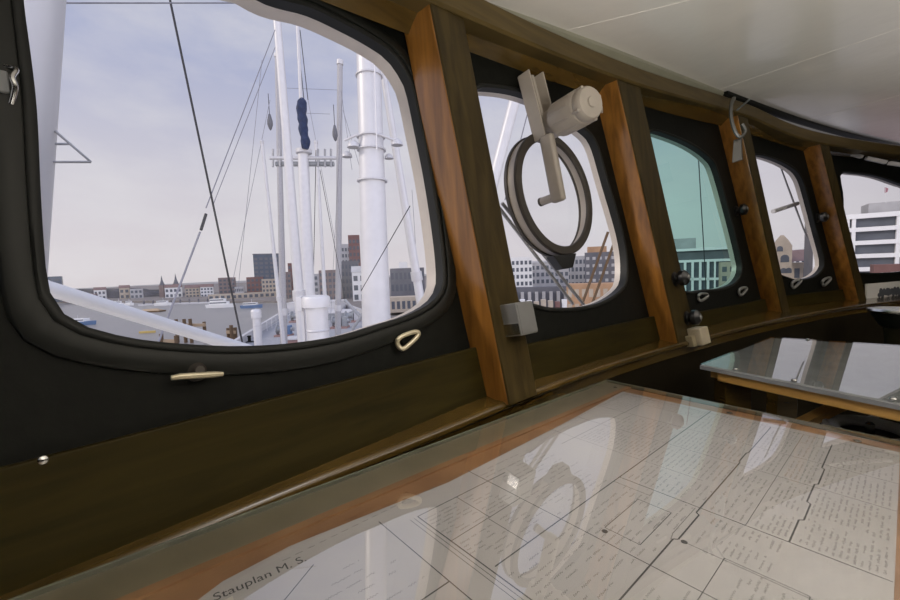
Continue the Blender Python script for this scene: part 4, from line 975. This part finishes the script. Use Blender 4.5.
m = MB(); m.prism([at(884.8, 187, 122), at(888.5, 188.5, 121.8), at(887.5, 192, 121.8), at(884.8, 193, 122)], V((0, .06, 0))); m.build('cloth', 'flag', t)
bld(884, 930, 264, 95, 'brick', 'red-brown low roof in front of the white banded block', 1, 6, depth=8, pane='roofbrown')

# boats
def boat(x0, x1, y, Y, label, hull='bwhite', decks=1, cabin='bwhite', hh=1.2, name='motor_boat', group=None):
    Y = 20*F/(y - (270 - .0358*((x0+x1)/2 - 450)))
    a, b = at(x0, y, Y), at(x1, y, Y); c = (a+b)/2; c.z = WZ; L = (V((b.x,b.y,0))-V((a.x,a.y,0))).length; B_ = L*.26
    d = (b-a); d.z = 0; d.normalize(); s_ = V((-d.y, d.x, 0)); t = thing(name, label, 'boat', c, group)
    out = [(-.5, -.42), (-.5, .42), (.15, .5), (.38, .3), (.5, 0), (.38, -.3), (.15, -.5)]
    lo = [c + d*L*u*.94 + s_*B_*w_*.85 + up*-.3 for u, w_ in out]; hi = [c + d*L*u + s_*B_*w_ + up*(hh*(1 + .35*max(0, u))) for u, w_ in out]; n = len(out)
    MB().add(lo + hi, [list(range(n)), [n+k for k in range(n)][::-1]] + [(k, (k+1) % n, n+(k+1) % n, n+k) for k in range(n)]).build('hull', hull, t)
    for k_ in range(decks):
        q = c + d*L*(-.06 - .04*k_) + up*(hh + .9*hh*k_ + .45*hh); MB().frame_box(q, d, s_, up, L*(.3-.06*k_), B_*(.38 - .04*k_), .45*hh).build('cabin', cabin, t)
        MB().frame_box(q + up*.08*hh, d, s_, up, L*(.29-.06*k_), B_*(.385-.04*k_), .16*hh).build('window_band', 'pane', t)
    MB().path([c + up*hh*(1+.9*decks), c + up*hh*(2.2+.9*decks)], .06*hh, 6).build('mast', 'offwhite', t)
    return t
boat(103, 113, 305.5, 330, 'small white boat moored at the far bank, left one', hh=2.0)
boat(114, 124, 305.5, 330, 'small white boat moored at the far bank, middle one', hh=2.0)
boat(125, 134, 305.5, 330, 'small white boat moored at the far bank, right one', hh=2.0)
boat(155, 172, 305.5, 320, 'white motor boat below the church spires', hh=2.0)
boat(207, 236, 307.5, 260, 'large white excursion ship crossing the harbour', hh=2.2, decks=2, name='excursion_ship')
boat(241, 263, 308, 262, 'blue and white ferry beside the excursion ship', 'bluehull', 1, 'bwhite', 1.9, name='ferry')
boat(60, 97, 325, 160, 'blue and white launch in the bottom left window corner', 'bluehull', 1, 'bwhite', 1.6, name='launch')
boat(140, 156, 333, 140, 'yellow work boat right behind the white tube', 'yellow', 0, 'yellow', .7, name='work_boat')
def barge(x0, x1, y, Y, label):
    Y = 20*F/(y - (270 - .0358*((x0+x1)/2 - 450)))
    a, b = at(x0, y, Y), at(x1, y, Y); c = (a+b)/2; c.z = WZ; L = abs(b.x-a.x)
    t = thing('sand_barge', label, 'barge', c)
    MB().box(c.x-L/2, c.x+L/2, c.y-3, c.y+3, WZ-.3, WZ+.9).build('hull', 'pile', t)
    MB().add([V((c.x-L*.45, c.y-2.5, WZ+.9)), V((c.x+L*.45, c.y-2.5, WZ+.9)), V((c.x+L*.45, c.y+2.5, WZ+.9)), V((c.x-L*.45, c.y+2.5, WZ+.9)), V((c.x-L*.2, c.y, WZ+2)), V((c.x+L*.3, c.y, WZ+2.2))], [(0,1,5,4), (2,3,4,5), (1,2,5), (3,0,4)]).build('sand_heap', 'sand', t)
barge(137, 163, 312, 235, 'flat barge heaped with sand in mid river')
def dolphin(xs, y0, y1, Y, label, group=None):
    c = at(sum(xs)/len(xs), y1, Y); c.z = WZ; t = thing('mooring_dolphin', label, 'mooring piles', c, group)
    for x_ in xs:
        q = at(x_, y0 + random.uniform(-2, 2), Y + random.uniform(-2, 2)); MB().path([V((q.x, q.y, WZ-1)), q], .5, 10).build('pile', 'pile', t, smooth=True)
    a, b = at(xs[0]-1, y0+5, Y), at(xs[-1]+1, y0+5, Y); MB().frame_box((a+b)/2, (b-a).normalized(), V((0,1,0)), up, (b-a).length/2, .5, .45).build('crossbeam', 'sand', t)
dolphin([176, 184, 190, 204], 320, 336, 130, 'row of brown mooring piles with crossbeam in the water')
dolphin([228, 231, 235], 327, 340, 120, 'cluster of dark mooring piles near the ship bow')
dolphin([161, 176], 336, 345, 110, 'pair of brown mooring piles behind the white tube')
fd = thing('floating_pontoon', 'pale floating pontoon far out beside the long waterfront hall', 'pontoon', at(180, 305, 335))
a, b = at(140, 305.5, 335), at(213, 305.5, 335); MB().box(a.x, b.x, 333, 338, WZ, WZ+1.2).build('deck', 'offwhite', fd)
for k_ in range(8):
    x_ = a.x + (b.x-a.x)*(k_+.5)/8; MB().box(x_-.4, x_+.4, 334, 335, WZ+1.2, WZ+4).build('post', 'bdark', fd)

# ================================================================== LIGHT
wd = bpy.data.worlds.new('sky'); S.world = wd; wd.use_nodes = True; t = wd.node_tree; t.nodes.clear()
out = N(t, 'ShaderNodeOutputWorld'); bg = N(t, 'ShaderNodeBackground'); tc = N(t, 'ShaderNodeTexCoord')
sep = N(t, 'ShaderNodeSeparateXYZ'); t.links.new(tc.outputs['Generated'], sep.inputs[0])
cr = N(t, 'ShaderNodeValToRGB'); e = cr.color_ramp.elements
e[0].position = 0; e[0].color = (.60, .56, .585, 1); e[1].position = .75; e[1].color = (.25, .30, .48, 1)
k = e.new(.18); k.color = (.565, .545, .60, 1); k = e.new(.42); k.color = (.37, .40, .56, 1)
t.links.new(sep.outputs['Z'], cr.inputs[0])
mp = N(t, 'ShaderNodeMapping'); mp.inputs['Scale'].default_value = (1.3, 1.3, 3.2)
no = N(t, 'ShaderNodeTexNoise'); no.inputs['Scale'].default_value = 1.7; no.inputs['Detail'].default_value = 7; no.inputs['Roughness'].default_value = .55
t.links.new(tc.outputs['Generated'], mp.inputs['Vector']); t.links.new(mp.outputs['Vector'], no.inputs['Vector'])
cl = ramp(t, (0, 0, 0), (1, 1, 1), .42, .72); t.links.new(no.outputs['Fac'], cl.inputs['Fac'])
mx = N(t, 'ShaderNodeMix', data_type='RGBA'); t.links.new(cl.outputs['Color'], mx.inputs['Factor']); t.links.new(cr.outputs['Color'], mx.inputs['A']); mx.inputs['B'].default_value = (.64, .63, .66, 1)
# sky brightened behind the viewer, added for extra light
dt = N(t, 'ShaderNodeVectorMath', operation='DOT_PRODUCT'); t.links.new(tc.outputs['Generated'], dt.inputs[0]); dt.inputs[1].default_value = V((.55, -.75, .38)).normalized()
mr = N(t, 'ShaderNodeMapRange'); mr.inputs['From Min'].default_value = .0; mr.inputs['From Max'].default_value = 1; mr.inputs['To Min'].default_value = 1.0; mr.inputs['To Max'].default_value = 2.6
mr.interpolation_type = 'SMOOTHSTEP'
t.links.new(dt.outputs['Value'], mr.inputs['Value'])
ml_ = N(t, 'ShaderNodeVectorMath', operation='SCALE'); t.links.new(mx.outputs['Result'], ml_.inputs[0]); t.links.new(mr.outputs['Result'], ml_.inputs['Scale'])
t.links.new(ml_.outputs['Vector'], bg.inputs['Color']); bg.inputs['Strength'].default_value = 1.15
t.links.new(bg.outputs[0], out.inputs['Surface'])
sun = bpy.data.lights.new('sun', 'SUN'); sun.energy = 1.6; sun.angle = math.radians(14); sun.color = (1, .90, .80)
so = bpy.data.objects.new('sun', sun); COL.objects.link(so); so.rotation_euler = V((.8, .2, -.5)).to_track_quat('-Z', 'Y').to_euler()
def area(name, loc, aim, sx, sy, power, col=(1, .97, .9)):
    l = bpy.data.lights.new(name, 'AREA'); l.shape = 'RECTANGLE'; l.size, l.size_y = sx, sy; l.energy = power; l.color = col
    o = bpy.data.objects.new(name, l); COL.objects.link(o); o.location = loc; o.rotation_euler = (V(aim) - V(loc)).to_track_quat('-Z', 'Y').to_euler(); return o
area('ceiling_fill_light', (.9, -1.3, .9), (1.2, -.3, 3), 1.4, 1.2, 74, (1, .96, .89))  # unseen fill light without a fixture, added to brighten the ceiling
area('ceiling_fill_light', (4.2, -.2, .9), (4.2, .5, 3), 1.6, 1.2, 95, (1, .95, .90))  # second added fill, brightens the right part of the ceiling
dl = area('table_fill_light', (.55, .55, 2.3), (.45, .85, 1.0), .4, .4, 1.5, (1, .95, .93)); dl.data.spread = math.radians(80)  # added fill with no fixture, brightens the plan on the table
for o in bpy.data.objects:
    if o.name.startswith('ceiling_fill_light'): o.data.spread = math.radians(105)
GROUPS = {'rope': 'rigging wires of the ship', 'building': 'buildings of the waterfront city', 'spar': 'white spars of the ship', 'mast': 'masts of the ship', 'knob': 'black knobs on the window wall', 'ventilator': 'mushroom ventilators on the foredeck', 'winch': 'cargo winches on the foredeck', 'bollard': 'bollards on the foredeck', 'hatch': 'hatches on the foredeck', 'boat': 'boats in the harbour', 'mooring piles': 'mooring piles in the harbour', 'kiosk': 'kiosks on the quay', 'church tower': 'church towers on the far bank', 'wiper arm': 'wiper arms of the second window', 'pulley block': 'blocks in the rigging', 'strut': 'struts at the mast foot'}
for o in bpy.data.objects:
    if o.get('category') in GROUPS and not o.get('group'): o['group'] = GROUPS[o['category']]
vs = S.view_settings; vs.view_transform = 'Standard'; vs.look = 'None'; vs.exposure = 0; vs.gamma = 1; vs.use_curve_mapping = False
for o in list(bpy.data.objects):
    if '_o' in o: del o['_o']
